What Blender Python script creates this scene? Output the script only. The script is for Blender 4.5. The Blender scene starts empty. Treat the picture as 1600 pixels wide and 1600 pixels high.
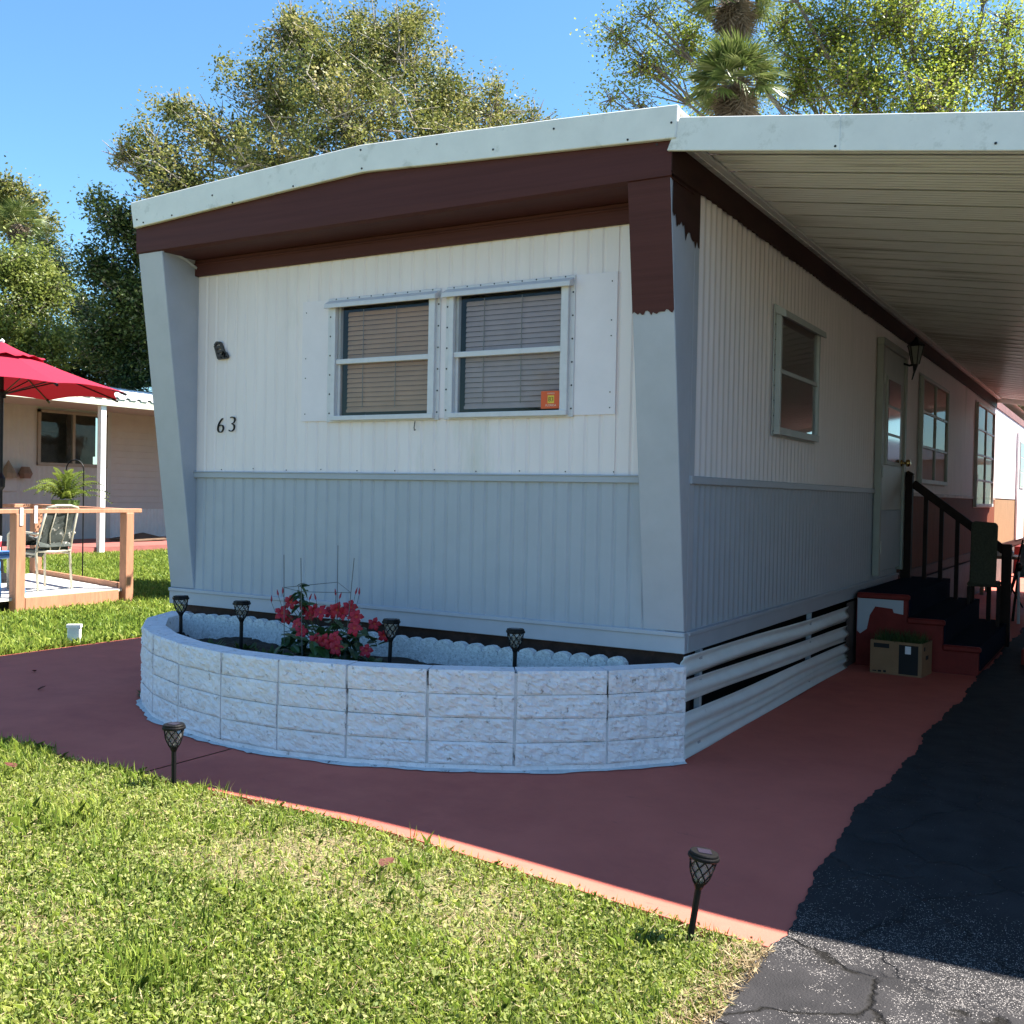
import bpy, math, random
import numpy as np
from mathutils import Vector, Matrix, noise as mnoise
random.seed(7)
R = math.radians
SC = bpy.context.scene
COL = SC.collection

# ------------------------------------------------------------------ camera, sky, sun, exposure
CAM = (1.9048, -4.9366, 1.2934); YAW, PITCH, ROLL = 0.53232, -0.01692, 0.01992
cf = Vector((-math.sin(YAW)*math.cos(PITCH), math.cos(YAW)*math.cos(PITCH), math.sin(PITCH)))
cr = Vector((math.cos(YAW), math.sin(YAW), 0)); cu = cr.cross(cf)
cr2 = math.cos(ROLL)*cr + math.sin(ROLL)*cu; cu2 = -math.sin(ROLL)*cr + math.cos(ROLL)*cu
cd = bpy.data.cameras.new('camera'); cam = bpy.data.objects.new('camera', cd); COL.objects.link(cam)
M4 = Matrix((cr2, cu2, -cf)).transposed().to_4x4(); M4.translation = CAM
cam.matrix_world = M4
cd.sensor_fit = 'HORIZONTAL'; cd.sensor_width = 36; cd.lens = 36*1643.7/1600
cd.clip_start = .05; cd.clip_end = 3000
SC.camera = cam

SUN = Vector((.55, .447, 1)).normalized()
world = bpy.data.worlds.new('World'); SC.world = world; world.use_nodes = True
wn = world.node_tree; wn.nodes.clear()
wo = wn.nodes.new('ShaderNodeOutputWorld'); wb = wn.nodes.new('ShaderNodeBackground'); ws = wn.nodes.new('ShaderNodeTexSky')
ws.sky_type = 'NISHITA'; ws.sun_disc = False
ws.sun_elevation = math.asin(SUN.z); ws.sun_rotation = math.atan2(SUN.x, SUN.y)
ws.air_density = 1.0; ws.dust_density = 0.1; ws.ozone_density = 6
wb.inputs['Strength'].default_value = .066
wt = wn.nodes.new('ShaderNodeMix'); wt.data_type = 'RGBA'; wt.blend_type = 'MULTIPLY'; wt.inputs[0].default_value = 1; wt.inputs[7].default_value = (.82, 1.04, 1.05, 1)
wn.links.new(ws.outputs[0], wt.inputs[6]); wn.links.new(wt.outputs[2], wb.inputs[0]); wn.links.new(wb.outputs[0], wo.inputs[0])
sl = bpy.data.lights.new('sun', 'SUN'); sl.energy = 5.0; sl.angle = R(.53); sl.color = (1, .95, .87)
so = bpy.data.objects.new('sun', sl); COL.objects.link(so); so.rotation_euler = SUN.to_track_quat('Z', 'Y').to_euler()
so.location = (8, 8, 14)
SC.view_settings.view_transform = 'Standard'; SC.view_settings.look = 'None'
SC.view_settings.exposure = 1.95; SC.view_settings.gamma = 1; SC.view_settings.use_curve_mapping = False
SC.cycles.max_bounces = 8; SC.cycles.transparent_max_bounces = 16

# ------------------------------------------------------------------ helpers
def sm(t): t = np.clip(t, 0, 1); return t*t*(3-2*t)
def H(x, y):                      # the ground falls a little towards the front of the driveway
    return -0.11*sm((np.asarray(x)+.9)/2.2)*sm((-.3-np.asarray(y))/1.5)
def h1(x, y): return float(H(x, y))

class MB:
    def __init__(s): s.v = []; s.f = []
    def add(s, vs, fs):
        o = len(s.v); s.v += [tuple(p) for p in vs]; s.f += [tuple(i+o for i in f) for f in fs]; return s
    def box(s, x0, x1, y0, y1, z0, z1):
        return s.add([(x0,y0,z0),(x1,y0,z0),(x1,y1,z0),(x0,y1,z0),(x0,y0,z1),(x1,y0,z1),(x1,y1,z1),(x0,y1,z1)],
                     [(0,3,2,1),(4,5,6,7),(0,1,5,4),(1,2,6,5),(2,3,7,6),(3,0,4,7)])
    def beam(s, p, q, w, h, up=(0,0,1)):
        p, q = Vector(p), Vector(q); d = (q-p).normalized(); u = Vector(up)
        r = d.cross(u)
        if r.length < 1e-4: r = d.cross(Vector((1,0,0)))
        r.normalize(); u = r.cross(d); r = r*w/2; u = u*h/2
        vs = [p-r-u, p+r-u, p+r+u, p-r+u, q-r-u, q+r-u, q+r+u, q-r+u]
        return s.add(vs, [(0,1,2,3),(7,6,5,4),(0,4,5,1),(1,5,6,2),(2,6,7,3),(3,7,4,0)])
    def tube(s, pts, rad, n=6, cap=True):
        pts = [Vector(p) for p in pts]
        if not hasattr(rad, '__len__'): rad = [rad]*len(pts)
        o = len(s.v); N = len(pts); prev = None
        for i, p in enumerate(pts):
            d = (pts[min(i+1, N-1)]-pts[max(i-1, 0)]).normalized()
            if prev is None:
                a = d.cross(Vector((0,0,1)))
                if a.length < 1e-3: a = d.cross(Vector((1,0,0)))
            else: a = prev-d*prev.dot(d)
            a.normalize(); prev = a; b = d.cross(a)
            for k in range(n):
                t = 2*math.pi*k/n; s.v.append(tuple(p+(a*math.cos(t)+b*math.sin(t))*rad[i]))
        for i in range(N-1):
            for k in range(n):
                k2 = (k+1) % n; s.f.append((o+i*n+k, o+i*n+k2, o+(i+1)*n+k2, o+(i+1)*n+k))
        if cap:
            s.f.append(tuple(o+k for k in reversed(range(n)))); s.f.append(tuple(o+(N-1)*n+k for k in range(n)))
        return s
    def lathe(s, prof, n=16, c=(0,0,0), cap=True):
        o = len(s.v)
        for r, z in prof:
            for k in range(n):
                t = 2*math.pi*k/n; s.v.append((c[0]+r*math.cos(t), c[1]+r*math.sin(t), c[2]+z))
        for i in range(len(prof)-1):
            for k in range(n):
                k2 = (k+1) % n; s.f.append((o+i*n+k, o+i*n+k2, o+(i+1)*n+k2, o+(i+1)*n+k))
        if cap:
            s.f.append(tuple(o+k for k in reversed(range(n)))); s.f.append(tuple(o+(len(prof)-1)*n+k for k in range(n)))
        return s
    def prism(s, poly, axis, a, b):      # poly of 2D points extruded along axis from a to b
        n = len(poly)
        def P(p, t): return (t, p[0], p[1]) if axis == 0 else ((p[0], t, p[1]) if axis == 1 else (p[0], p[1], t))
        vs = [P(p, a) for p in poly]+[P(p, b) for p in poly]
        fs = [tuple(range(n)), tuple(reversed(range(n, 2*n)))]+[(i, i+n, (i+1) % n+n, (i+1) % n) for i in range(n)]
        return s.add(vs, fs)
    def grid(s, rows):                    # rows of points
        o = len(s.v); m = len(rows[0])
        for r in rows: s.v += [tuple(p) for p in r]
        for i in range(len(rows)-1):
            for j in range(m-1):
                a = o+i*m+j; s.f.append((a, a+1, a+m+1, a+m))
        return s
    def mesh(s, name):
        me = bpy.data.meshes.new(name); me.from_pydata(s.v, [], s.f); me.update()
        return me

def fixn(me):
    import bmesh
    b = bmesh.new(); b.from_mesh(me); bmesh.ops.recalc_face_normals(b, faces=b.faces); b.to_mesh(me); b.free()
def obj(name, mb, mat, parent=None, loc=(0,0,0), rot=None, smooth=False, bevel=0, solid=0, kind=None, label=None, fix=True):
    me = mb if isinstance(mb, bpy.types.Mesh) else mb.mesh(name)
    if fix and not isinstance(mb, bpy.types.Mesh): fixn(me)
    if mat and not me.materials: me.materials.append(mat)
    o = bpy.data.objects.new(name, me); COL.objects.link(o)
    o.location = loc
    if rot: o.rotation_euler = rot
    if parent: o.parent = parent
    if smooth: me.polygons.foreach_set('use_smooth', [True]*len(me.polygons))
    if solid:
        m = o.modifiers.new('thickness', 'SOLIDIFY'); m.thickness = solid; m.offset = 0
    if bevel:
        m = o.modifiers.new('bevel', 'BEVEL'); m.width = bevel; m.segments = 1; m.limit_method = 'ANGLE'; m.angle_limit = R(40)
    if kind: o['kind'] = kind
    if label: o['label'] = label
    return o
def thing(name, label, cat, loc=(0,0,0), rz=0, group=None):
    o = bpy.data.objects.new(name, None); COL.objects.link(o); o.empty_display_size = .2
    o.location = loc; o.rotation_euler = (0, 0, rz); return tag(o, label, cat, group)
def tag(o, label, cat=None, group=None, kind=None):
    o['label'] = label
    if cat: o['category'] = cat
    if group: o['group'] = group
    if kind: o['kind'] = kind
    return o
def dup(o, parent=None):
    c = o.copy(); COL.objects.link(c)
    if parent: c.parent = parent
    for ch in list(o.children): dup(ch, c)
    return c
def rng(s): return random.Random(s)

# ------------------------------------------------------------------ materials
def mat(name, col, rough=.6, var=.15, scale=6, bump=0, bscale=40, metal=0, spec=.4, stretch=None, col2=None, thr=None, obj_co=True):
    """noise-varied Principled; col2 with thr = patches of a second colour (stains, wear)"""
    m = bpy.data.materials.new(name); m.use_nodes = True; nt = m.node_tree; L = nt.links
    b = nt.nodes['Principled BSDF']; b.inputs['Roughness'].default_value = rough; b.inputs['Metallic'].default_value = metal
    b.inputs['Specular IOR Level'].default_value = spec
    tc = nt.nodes.new('ShaderNodeTexCoord'); mp = nt.nodes.new('ShaderNodeMapping')
    L.new(tc.outputs['Object'], mp.inputs[0])
    if stretch: mp.inputs['Scale'].default_value = stretch
    n = nt.nodes.new('ShaderNodeTexNoise'); n.inputs['Scale'].default_value = scale; n.inputs['Detail'].default_value = 6
    n.inputs['Roughness'].default_value = .65
    L.new(mp.outputs[0], n.inputs['Vector'])
    cr_ = nt.nodes.new('ShaderNodeValToRGB'); e = cr_.color_ramp.elements
    e[0].position = .3; e[1].position = .72
    e[0].color = [c*(1-var) for c in col]+[1]; e[1].color = [min(1, c*(1+var)) for c in col]+[1]
    L.new(n.outputs[0], cr_.inputs[0]); out = cr_.outputs[0]
    if col2:
        n2 = nt.nodes.new('ShaderNodeTexNoise'); n2.inputs['Scale'].default_value = thr[0]; n2.inputs['Detail'].default_value = 8
        n2.inputs['Roughness'].default_value = .7
        mp2 = nt.nodes.new('ShaderNodeMapping'); L.new(tc.outputs['Object'], mp2.inputs[0]); mp2.inputs['Location'].default_value = (3.1, 1.7, .4)
        if stretch: mp2.inputs['Scale'].default_value = stretch
        L.new(mp2.outputs[0], n2.inputs['Vector'])
        r2 = nt.nodes.new('ShaderNodeValToRGB'); r2.color_ramp.elements[0].position = thr[1]; r2.color_ramp.elements[1].position = thr[2]
        L.new(n2.outputs[0], r2.inputs[0]); mx = nt.nodes.new('ShaderNodeMix'); mx.data_type = 'RGBA'
        L.new(r2.outputs[0], mx.inputs[0]); L.new(out, mx.inputs[6]); mx.inputs[7].default_value = list(col2)+[1]; out = mx.outputs[2]
    L.new(out, b.inputs['Base Color'])
    if bump:
        nb = nt.nodes.new('ShaderNodeTexNoise'); nb.inputs['Scale'].default_value = bscale; nb.inputs['Detail'].default_value = 5
        L.new(mp.outputs[0], nb.inputs['Vector']); bp = nt.nodes.new('ShaderNodeBump'); bp.inputs['Strength'].default_value = bump
        bp.inputs['Distance'].default_value = .01; L.new(nb.outputs[0], bp.inputs['Height']); L.new(bp.outputs[0], b.inputs['Normal'])
    return m
def glass(name, tint=(.75, .8, .8), refl=1.0):
    m = bpy.data.materials.new(name); m.use_nodes = True; nt = m.node_tree; nt.nodes.clear(); L = nt.links
    o = nt.nodes.new('ShaderNodeOutputMaterial'); mx = nt.nodes.new('ShaderNodeMixShader')
    t = nt.nodes.new('ShaderNodeBsdfTransparent'); t.inputs[0].default_value = list(tint)+[1]
    g = nt.nodes.new('ShaderNodeBsdfGlossy'); g.inputs['Roughness'].default_value = .03
    fr = nt.nodes.new('ShaderNodeFresnel'); fr.inputs['IOR'].default_value = 1.5
    mu = nt.nodes.new('ShaderNodeMath'); mu.operation = 'MULTIPLY'; mu.inputs[1].default_value = 1.9*refl; mu.use_clamp = True
    n = nt.nodes.new('ShaderNodeTexNoise'); n.inputs['Scale'].default_value = 3; tc = nt.nodes.new('ShaderNodeTexCoord')
    bp = nt.nodes.new('ShaderNodeBump'); bp.inputs['Strength'].default_value = .05; bp.inputs['Distance'].default_value = .02
    L.new(tc.outputs['Object'], n.inputs['Vector']); L.new(n.outputs[0], bp.inputs['Height']); L.new(bp.outputs[0], g.inputs['Normal'])
    L.new(fr.outputs[0], mu.inputs[0]); L.new(mu.outputs[0], mx.inputs[0]); L.new(t.outputs[0], mx.inputs[1]); L.new(g.outputs[0], mx.inputs[2])
    L.new(mx.outputs[0], o.inputs[0]); return m
def leafmat(name, cols, trans=.35, rough=.5, spec=.3):
    m = bpy.data.materials.new(name); m.use_nodes = True; nt = m.node_tree; L = nt.links
    b = nt.nodes['Principled BSDF']; b.inputs['Roughness'].default_value = rough; b.inputs['Specular IOR Level'].default_value = spec
    a = nt.nodes.new('ShaderNodeAttribute'); a.attribute_name = 'tint'
    r = nt.nodes.new('ShaderNodeValToRGB'); e = r.color_ramp.elements
    for i, c in enumerate(cols):
        p = i/(len(cols)-1)
        if i == 0: el = e[0]; el.position = 0
        elif i == len(cols)-1: el = e[-1]; el.position = 1
        else: el = e.new(p)
        el.color = list(c)+[1]
    L.new(a.outputs['Fac'], r.inputs[0]); L.new(r.outputs[0], b.inputs['Base Color'])
    t = nt.nodes.new('ShaderNodeBsdfTranslucent'); L.new(r.outputs[0], t.inputs[0])
    mx = nt.nodes.new('ShaderNodeMixShader'); mx.inputs[0].default_value = trans
    o = nt.nodes['Material Output']; L.new(b.outputs[0], mx.inputs[1]); L.new(t.outputs[0], mx.inputs[2]); L.new(mx.outputs[0], o.inputs[0])
    return m

WHITE_S = mat('cream_siding_paint', (.80, .695, .68), .5, .05, 5, .22, 5, stretch=(1, 1, .25), col2=(.58, .54, .47), thr=(2.2, .58, .85))
WHITE_P = mat('white_patch_paint', (.77, .68, .70), .45, .05, 4, .04, 60, col2=(.58, .56, .52), thr=(6, .64, .85))
FASCIA = mat('white_fascia_metal', (.72, .71, .68), .45, .06, 6, col2=(.36, .36, .31), thr=(7, .58, .80))
GRAY = mat('grey_paint', (.37, .385, .43), .42, .05, 5, .05, 50)
GRAY_L = mat('grey_trim_paint', (.41, .41, .45), .42, .06, 5, .05, 50)
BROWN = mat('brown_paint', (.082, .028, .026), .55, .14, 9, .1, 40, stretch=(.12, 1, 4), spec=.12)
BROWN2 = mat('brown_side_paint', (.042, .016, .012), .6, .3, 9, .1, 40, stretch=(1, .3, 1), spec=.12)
ALU = mat('aluminium_frame', (.62, .585, .60), .4, .06, 20)
ALU_D = mat('weathered_aluminium', (.30, .29, .27), .5, .2, 20)
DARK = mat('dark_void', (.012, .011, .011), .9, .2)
SCREW = mat('dark_screw', (.02, .02, .02), .6, .2)
BLIND = mat('window_blind_slat', (.50, .29, .19), .55, .1, 5); BLIND2 = mat('reflection_tinted_slat', (.46, .345, .35), .55, .1, 5)  # second blind has the pane's lavender reflection painted into its slat colour
GLASS = glass('window_glass', (.93, .94, .94), .34); GLASS_D = glass('side_window_glass', (.6, .6, .57), 1.0); GLASS_S = glass('far_side_window_glass', (.85, .85, .82), .2); GLASS_N = glass('neighbour_window_glass', (.7, .7, .67), .3)
CURTAIN = mat('curtain_cloth', (.46, .37, .31), .9, .12, 4, .3, 8, stretch=(1, 9, 1))
BLACKM = mat('black_metal', (.012, .011, .011), .4, .2, 20, spec=.2)
CAPM = mat('black_lamp_plastic', (.007, .0065, .007), .5, .2, 30, spec=.18)
RUST = mat('rusty_chassis', (.05, .026, .022), .8, .5, 9, .4, 30, col2=(.13, .06, .05), thr=(7, .55, .75))
SKIRT = mat('white_skirting_metal', (.70, .70, .69), .4, .06, 6, .05, 50, col2=(.35, .31, .29), thr=(9, .67, .8))
WOOD = mat('orange_stained_timber', (.40, .19, .11), .65, .2, 9, .2, 30, stretch=(3, 3, .4))
REDP = mat('red_step_paint', (.16, .022, .018), .6, .2, 8, .1, 40, spec=.12)
CARPET = mat('dark_blue_carpet', (.008, .011, .022), .95, .3, 60, .4, 200, spec=.03)
CARDB = mat('cardboard', (.24, .135, .07), .85, .1, 8, .1, 60)
BRASS = mat('brass', (.6, .4, .15), .25, .1, metal=1)
BARK = mat('bark', (.16, .13, .105), .9, .3, 8, .6, 30)
BARK_P = mat('pale_bark', (.28, .245, .20), .9, .25, 8, .5, 30)
SOIL = mat('planter_soil', (.03, .02, .014), .95, .5, 25, .8, 40)
DARKWOOD = mat('dark_brown_rail_paint', (.020, .011, .009), .6, .3, 12, spec=.1)

def concrete_red():
    m = mat('red_painted_concrete', (.52, .135, .098), .75, .10, 2.2, .12, 120, spec=.15, col2=(.38, .088, .07), thr=(1.3, .48, .80))
    nt = m.node_tree; L = nt.links; b = nt.nodes['Principled BSDF']; src = b.inputs['Base Color'].links[0].from_socket
    tc = nt.nodes.new('ShaderNodeTexCoord')
    # scuffs and worn specks
    n = nt.nodes.new('ShaderNodeTexNoise'); n.inputs['Scale'].default_value = 9; n.inputs['Detail'].default_value = 10; n.inputs['Roughness'].default_value = .75
    mp = nt.nodes.new('ShaderNodeMapping'); mp.inputs['Scale'].default_value = (.5, 2.0, 1); L.new(tc.outputs['Object'], mp.inputs[0]); L.new(mp.outputs[0], n.inputs['Vector'])
    r = nt.nodes.new('ShaderNodeValToRGB'); r.color_ramp.elements[0].position = .62; r.color_ramp.elements[1].position = .76; r.color_ramp.elements[1].color = (.8, .8, .8, 1); L.new(n.outputs[0], r.inputs[0])
    mx = nt.nodes.new('ShaderNodeMix'); mx.data_type = 'RGBA'; L.new(r.outputs[0], mx.inputs[0]); L.new(src, mx.inputs[6]); mx.inputs[7].default_value = (.20, .065, .055, 1)
    # hairline cracks
    v = nt.nodes.new('ShaderNodeTexVoronoi'); v.feature = 'DISTANCE_TO_EDGE'; v.inputs['Scale'].default_value = .42
    nz = nt.nodes.new('ShaderNodeTexNoise'); nz.inputs['Scale'].default_value = 3; nz.inputs['Detail'].default_value = 6; L.new(tc.outputs['Object'], nz.inputs['Vector'])
    ad = nt.nodes.new('ShaderNodeMix'); ad.data_type = 'RGBA'; ad.inputs[0].default_value = .12; L.new(tc.outputs['Object'], ad.inputs[6]); L.new(nz.outputs['Color'], ad.inputs[7])
    L.new(ad.outputs[2], v.inputs['Vector'])
    lt = nt.nodes.new('ShaderNodeMath'); lt.operation = 'LESS_THAN'; lt.inputs[1].default_value = .0009; L.new(v.outputs['Distance'], lt.inputs[0]); nk = nt.nodes.new('ShaderNodeTexNoise'); nk.inputs['Scale'].default_value = .9; L.new(tc.outputs['Object'], nk.inputs['Vector']); ng = nt.nodes.new('ShaderNodeMath'); ng.operation = 'GREATER_THAN'; ng.inputs[1].default_value = .68; L.new(nk.outputs[0], ng.inputs[0]); lk = nt.nodes.new('ShaderNodeMath'); lk.operation = 'MULTIPLY'; L.new(lt.outputs[0], lk.inputs[0]); L.new(ng.outputs[0], lk.inputs[1]); lt = lk
    m2 = nt.nodes.new('ShaderNodeMix'); m2.data_type = 'RGBA'; L.new(lt.outputs[0], m2.inputs[0]); L.new(mx.outputs[2], m2.inputs[6]); m2.inputs[7].default_value = (.05, .02, .018, 1)
    L.new(m2.outputs[2], b.inputs['Base Color']); return m
RED = concrete_red()

def asphalt():
    m = bpy.data.materials.new('worn_asphalt'); m.use_nodes = True; nt = m.node_tree; L = nt.links; N = nt.nodes.new
    b = nt.nodes['Principled BSDF']; b.inputs['Roughness'].default_value = .8; b.inputs['Specular IOR Level'].default_value = .12
    tc = N('ShaderNodeTexCoord')
    n = N('ShaderNodeTexNoise'); n.inputs['Scale'].default_value = 2.4; n.inputs['Detail'].default_value = 8; n.inputs['Roughness'].default_value = .65; L.new(tc.outputs['Object'], n.inputs['Vector'])
    mask = N('ShaderNodeValToRGB'); mask.color_ramp.elements[0].position = .42; mask.color_ramp.elements[1].position = .54; L.new(n.outputs[0], mask.inputs[0])
    v = N('ShaderNodeTexVoronoi'); v.inputs['Scale'].default_value = 230; L.new(tc.outputs['Object'], v.inputs['Vector'])
    sep = N('ShaderNodeSeparateColor'); L.new(v.outputs['Color'], sep.inputs[0])
    # pale stones where the binder has worn, thinned out to paint the carport shade
    mm = N('ShaderNodeMath'); mm.operation = 'MULTIPLY'; mm.inputs[1].default_value = .85
    sxy = N('ShaderNodeSeparateXYZ'); L.new(tc.outputs['Object'], sxy.inputs[0]); sun_front = N('ShaderNodeMapRange'); sun_front.inputs[1].default_value = -1.0; sun_front.inputs[2].default_value = -1.9; L.new(sxy.outputs[1], sun_front.inputs[0])
    mw = N('ShaderNodeMath'); mw.operation = 'MULTIPLY'; L.new(mask.outputs[0], mw.inputs[0]); L.new(sun_front.outputs[0], mw.inputs[1]); L.new(mw.outputs[0], mm.inputs[0])
    ad = N('ShaderNodeMath'); ad.operation = 'ADD'; ad.inputs[1].default_value = .004; L.new(mm.outputs[0], ad.inputs[0])
    lt = N('ShaderNodeMath'); lt.operation = 'LESS_THAN'; L.new(sep.outputs[0], lt.inputs[0]); L.new(ad.outputs[0], lt.inputs[1])
    dl = N('ShaderNodeMath'); dl.operation = 'LESS_THAN'; dl.inputs[1].default_value = .42; L.new(v.outputs['Distance'], dl.inputs[0])
    st = N('ShaderNodeMath'); st.operation = 'MULTIPLY'; L.new(lt.outputs[0], st.inputs[0]); L.new(dl.outputs[0], st.inputs[1])
    stc = N('ShaderNodeValToRGB'); stc.color_ramp.elements[0].color = (.08, .075, .075, 1); stc.color_ramp.elements[1].color = (.38, .35, .33, 1); L.new(sep.outputs[1], stc.inputs[0])
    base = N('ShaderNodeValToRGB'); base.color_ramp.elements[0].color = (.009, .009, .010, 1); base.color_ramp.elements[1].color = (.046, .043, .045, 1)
    n3 = N('ShaderNodeTexNoise'); n3.inputs['Scale'].default_value = 7; n3.inputs['Detail'].default_value = 8; L.new(tc.outputs['Object'], n3.inputs['Vector']); L.new(n3.outputs[0], base.inputs[0])
    mx = N('ShaderNodeMix'); mx.data_type = 'RGBA'; L.new(st.outputs[0], mx.inputs[0]); L.new(base.outputs[0], mx.inputs[6]); L.new(stc.outputs[0], mx.inputs[7])
    # crack colour painted only in the sunlit front, dropped in the carport shade
    nz = N('ShaderNodeTexNoise'); nz.inputs['Scale'].default_value = 4; nz.inputs['Detail'].default_value = 8; L.new(tc.outputs['Object'], nz.inputs['Vector'])
    wv = N('ShaderNodeMix'); wv.data_type = 'RGBA'; wv.inputs[0].default_value = .2; L.new(tc.outputs['Object'], wv.inputs[6]); L.new(nz.outputs['Color'], wv.inputs[7])
    cv = N('ShaderNodeTexVoronoi'); cv.feature = 'DISTANCE_TO_EDGE'; cv.inputs['Scale'].default_value = 2.6; L.new(wv.outputs[2], cv.inputs['Vector'])
    cl = N('ShaderNodeValToRGB'); cl.color_ramp.elements[0].position = .0; cl.color_ramp.elements[1].position = .022
    cl.color_ramp.elements[0].color = (0,0,0,1); cl.color_ramp.elements[1].color = (1,1,1,1); L.new(cv.outputs['Distance'], cl.inputs[0])
    m2 = N('ShaderNodeMix'); m2.data_type = 'RGBA'; L.new(cl.outputs[0], m2.inputs[0]); m2.inputs[6].default_value = (.008, .007, .006, 1); L.new(mx.outputs[2], m2.inputs[7])
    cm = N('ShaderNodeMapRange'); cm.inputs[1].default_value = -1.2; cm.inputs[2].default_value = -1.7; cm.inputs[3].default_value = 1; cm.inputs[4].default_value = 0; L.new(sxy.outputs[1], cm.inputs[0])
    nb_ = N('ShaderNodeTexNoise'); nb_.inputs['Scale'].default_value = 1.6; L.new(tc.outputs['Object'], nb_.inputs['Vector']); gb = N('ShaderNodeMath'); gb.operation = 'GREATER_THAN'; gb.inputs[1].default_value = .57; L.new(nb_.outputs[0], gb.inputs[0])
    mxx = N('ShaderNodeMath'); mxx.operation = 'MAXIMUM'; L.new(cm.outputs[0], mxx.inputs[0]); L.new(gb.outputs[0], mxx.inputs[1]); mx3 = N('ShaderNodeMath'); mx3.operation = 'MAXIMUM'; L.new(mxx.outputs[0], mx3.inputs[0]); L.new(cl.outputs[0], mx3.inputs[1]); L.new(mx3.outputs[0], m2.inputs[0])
    L.new(m2.outputs[2], b.inputs['Base Color'])
    hh = N('ShaderNodeMath'); hh.operation = 'MULTIPLY_ADD'; hh.inputs[1].default_value = 2.2; L.new(cl.outputs[0], hh.inputs[0]); L.new(st.outputs[0], hh.inputs[2])
    n4 = N('ShaderNodeTexNoise'); n4.inputs['Scale'].default_value = 150; L.new(tc.outputs['Object'], n4.inputs['Vector'])
    h2 = N('ShaderNodeMath'); h2.operation = 'ADD'; L.new(hh.outputs[0], h2.inputs[0]); L.new(n4.outputs[0], h2.inputs[1])
    bp = N('ShaderNodeBump'); bp.inputs['Strength'].default_value = .7; bp.inputs['Distance'].default_value = .006; L.new(h2.outputs[0], bp.inputs['Height']); L.new(bp.outputs[0], b.inputs['Normal'])
    return m
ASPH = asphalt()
LAWN = mat('lawn_thatch', (.20, .165, .085), .95, .5, 30, .8, 60, col2=(.11, .14, .04), thr=(2.2, .42, .62))
FARG = mat('far_grass', (.10, .13, .035), .95, .4, 3, .5, 20)
BLOCKM = mat('white_painted_split_block', (.80, .74, .76), .75, .10, 12, 1.0, 48, col2=(.26, .20, .17), thr=(26, .58, .70))

# ------------------------------------------------------------------ ground, walk, driveway
def sheet(name, xs, ys, mat_, off=0., kind='structure', keep=None):
    mb = MB(); mb.grid([[(x, y, h1(x, y)+off) for x in xs] for y in ys]); return obj(name, mb, mat_, kind=kind)
xs = [-400, -120, -60, -30, -16, -10, -6, -4]+list(np.arange(-3, 4.01, .25))+[6, 10, 20, 60, 120, 400]
ys = [-400, -120, -50, -20, -10, -7]+list(np.arange(-6, 2.01, .25))+[4, 8, 14, 24, 50, 120, 400]
tag(sheet('ground', xs, ys, LAWN, -.03), 'lawn and yard ground')

def yfront(x): return -1.71 + (.075*max(0, -2-x)**2 if x < -2 else 0)
def walk_part(mb, x0, x1, y0f, y1, stepx=.12):
    nx = max(2, int((x1-x0)/stepx)); X = np.linspace(x0, x1, nx+1); rows = []
    T = np.linspace(0, 1, 14)
    mb.grid([[(x, y0f(x)+(y1-y0f(x))*t, h1(x, y0f(x)+(y1-y0f(x))*t)) for x in X] for t in T])
    mb.grid([[(x, y0f(x), h1(x, y0f(x))) for x in X], [(x, y0f(x), h1(x, y0f(x))-.07) for x in X]])
walk = MB()
walk_part(walk, -1.915, 1.0, yfront, .3); walk_part(walk, -5.41, -1.927, yfront, .3)
walk.grid([[(-5.41, .3, 0), (-3.4, .3, 0)], [(-5.41, 7, 0), (-3.4, 7, 0)]])
walk.grid([[(-5.41, yfront(-5.41), 0), (-5.41, 7, 0)], [(-5.41, yfront(-5.41), -.07), (-5.41, 7, -.07)]])
walk.grid([[(-.4, .3, 0), (1.0, .3, 0)], [(-.4, 26, 0), (1.0, 26, 0)]])
wk = obj('walkway', walk, RED, kind='structure', fix=False); wk['label'] = 'red painted concrete walkway around the home'

drv = MB(); r_ = rng(3); rows = []
def edge_x(y): return .962+.014*math.sin(y*3.1)+.010*math.sin(y*7.7+1)+.006*math.sin(y*19)+.004*math.sin(y*43+2)+.003*math.sin(y*97)
Y = list(np.arange(-9, -4, .2))+list(np.arange(-4, 8, .012))+list(np.arange(8, 26.1, 1))
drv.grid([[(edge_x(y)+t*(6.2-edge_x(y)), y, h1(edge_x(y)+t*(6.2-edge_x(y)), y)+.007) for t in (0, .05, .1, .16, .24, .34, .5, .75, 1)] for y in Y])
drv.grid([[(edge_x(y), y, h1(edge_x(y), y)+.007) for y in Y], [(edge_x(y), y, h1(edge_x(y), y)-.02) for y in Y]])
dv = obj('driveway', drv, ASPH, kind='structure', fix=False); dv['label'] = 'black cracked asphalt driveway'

# ------------------------------------------------------------------ the mobile home
home = thing('mobile_home', 'cream and grey corrugated mobile home with brown roof band and house number 63', 'mobile home', (-1.83, 0, 0))
HO = Vector((-1.83, 0, 0))
def hp(name, mb, m, parent=None, **k):       # part of the home, in world coordinates
    o = obj(name, mb, m, home if parent is None else parent, loc=-HO if parent is None else (0, 0, 0), **k); return o
W = 3.66
def corr_front(mb, x0, x1, z0, z1, amp=.006, p=.087, yb=0.):
    k0 = math.floor(x0/p)-1; pts = []
    prof = [(0, 0), (.030, 0), (.040, amp), (.047, amp), (.057, 0)]
    x = []
    for k in range(k0, int(x1/p)+2):
        for dx, d in prof:
            X = k*p+dx
            if x0+1e-4 < X < x1-1e-4: pts.append((X, yb+d))
    pts = [(x0, yb)]+pts+[(x1, yb)]
    mb.grid([[(X, y, z0) for X, y in pts], [(X, y, z1) for X, y in pts]])
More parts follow.
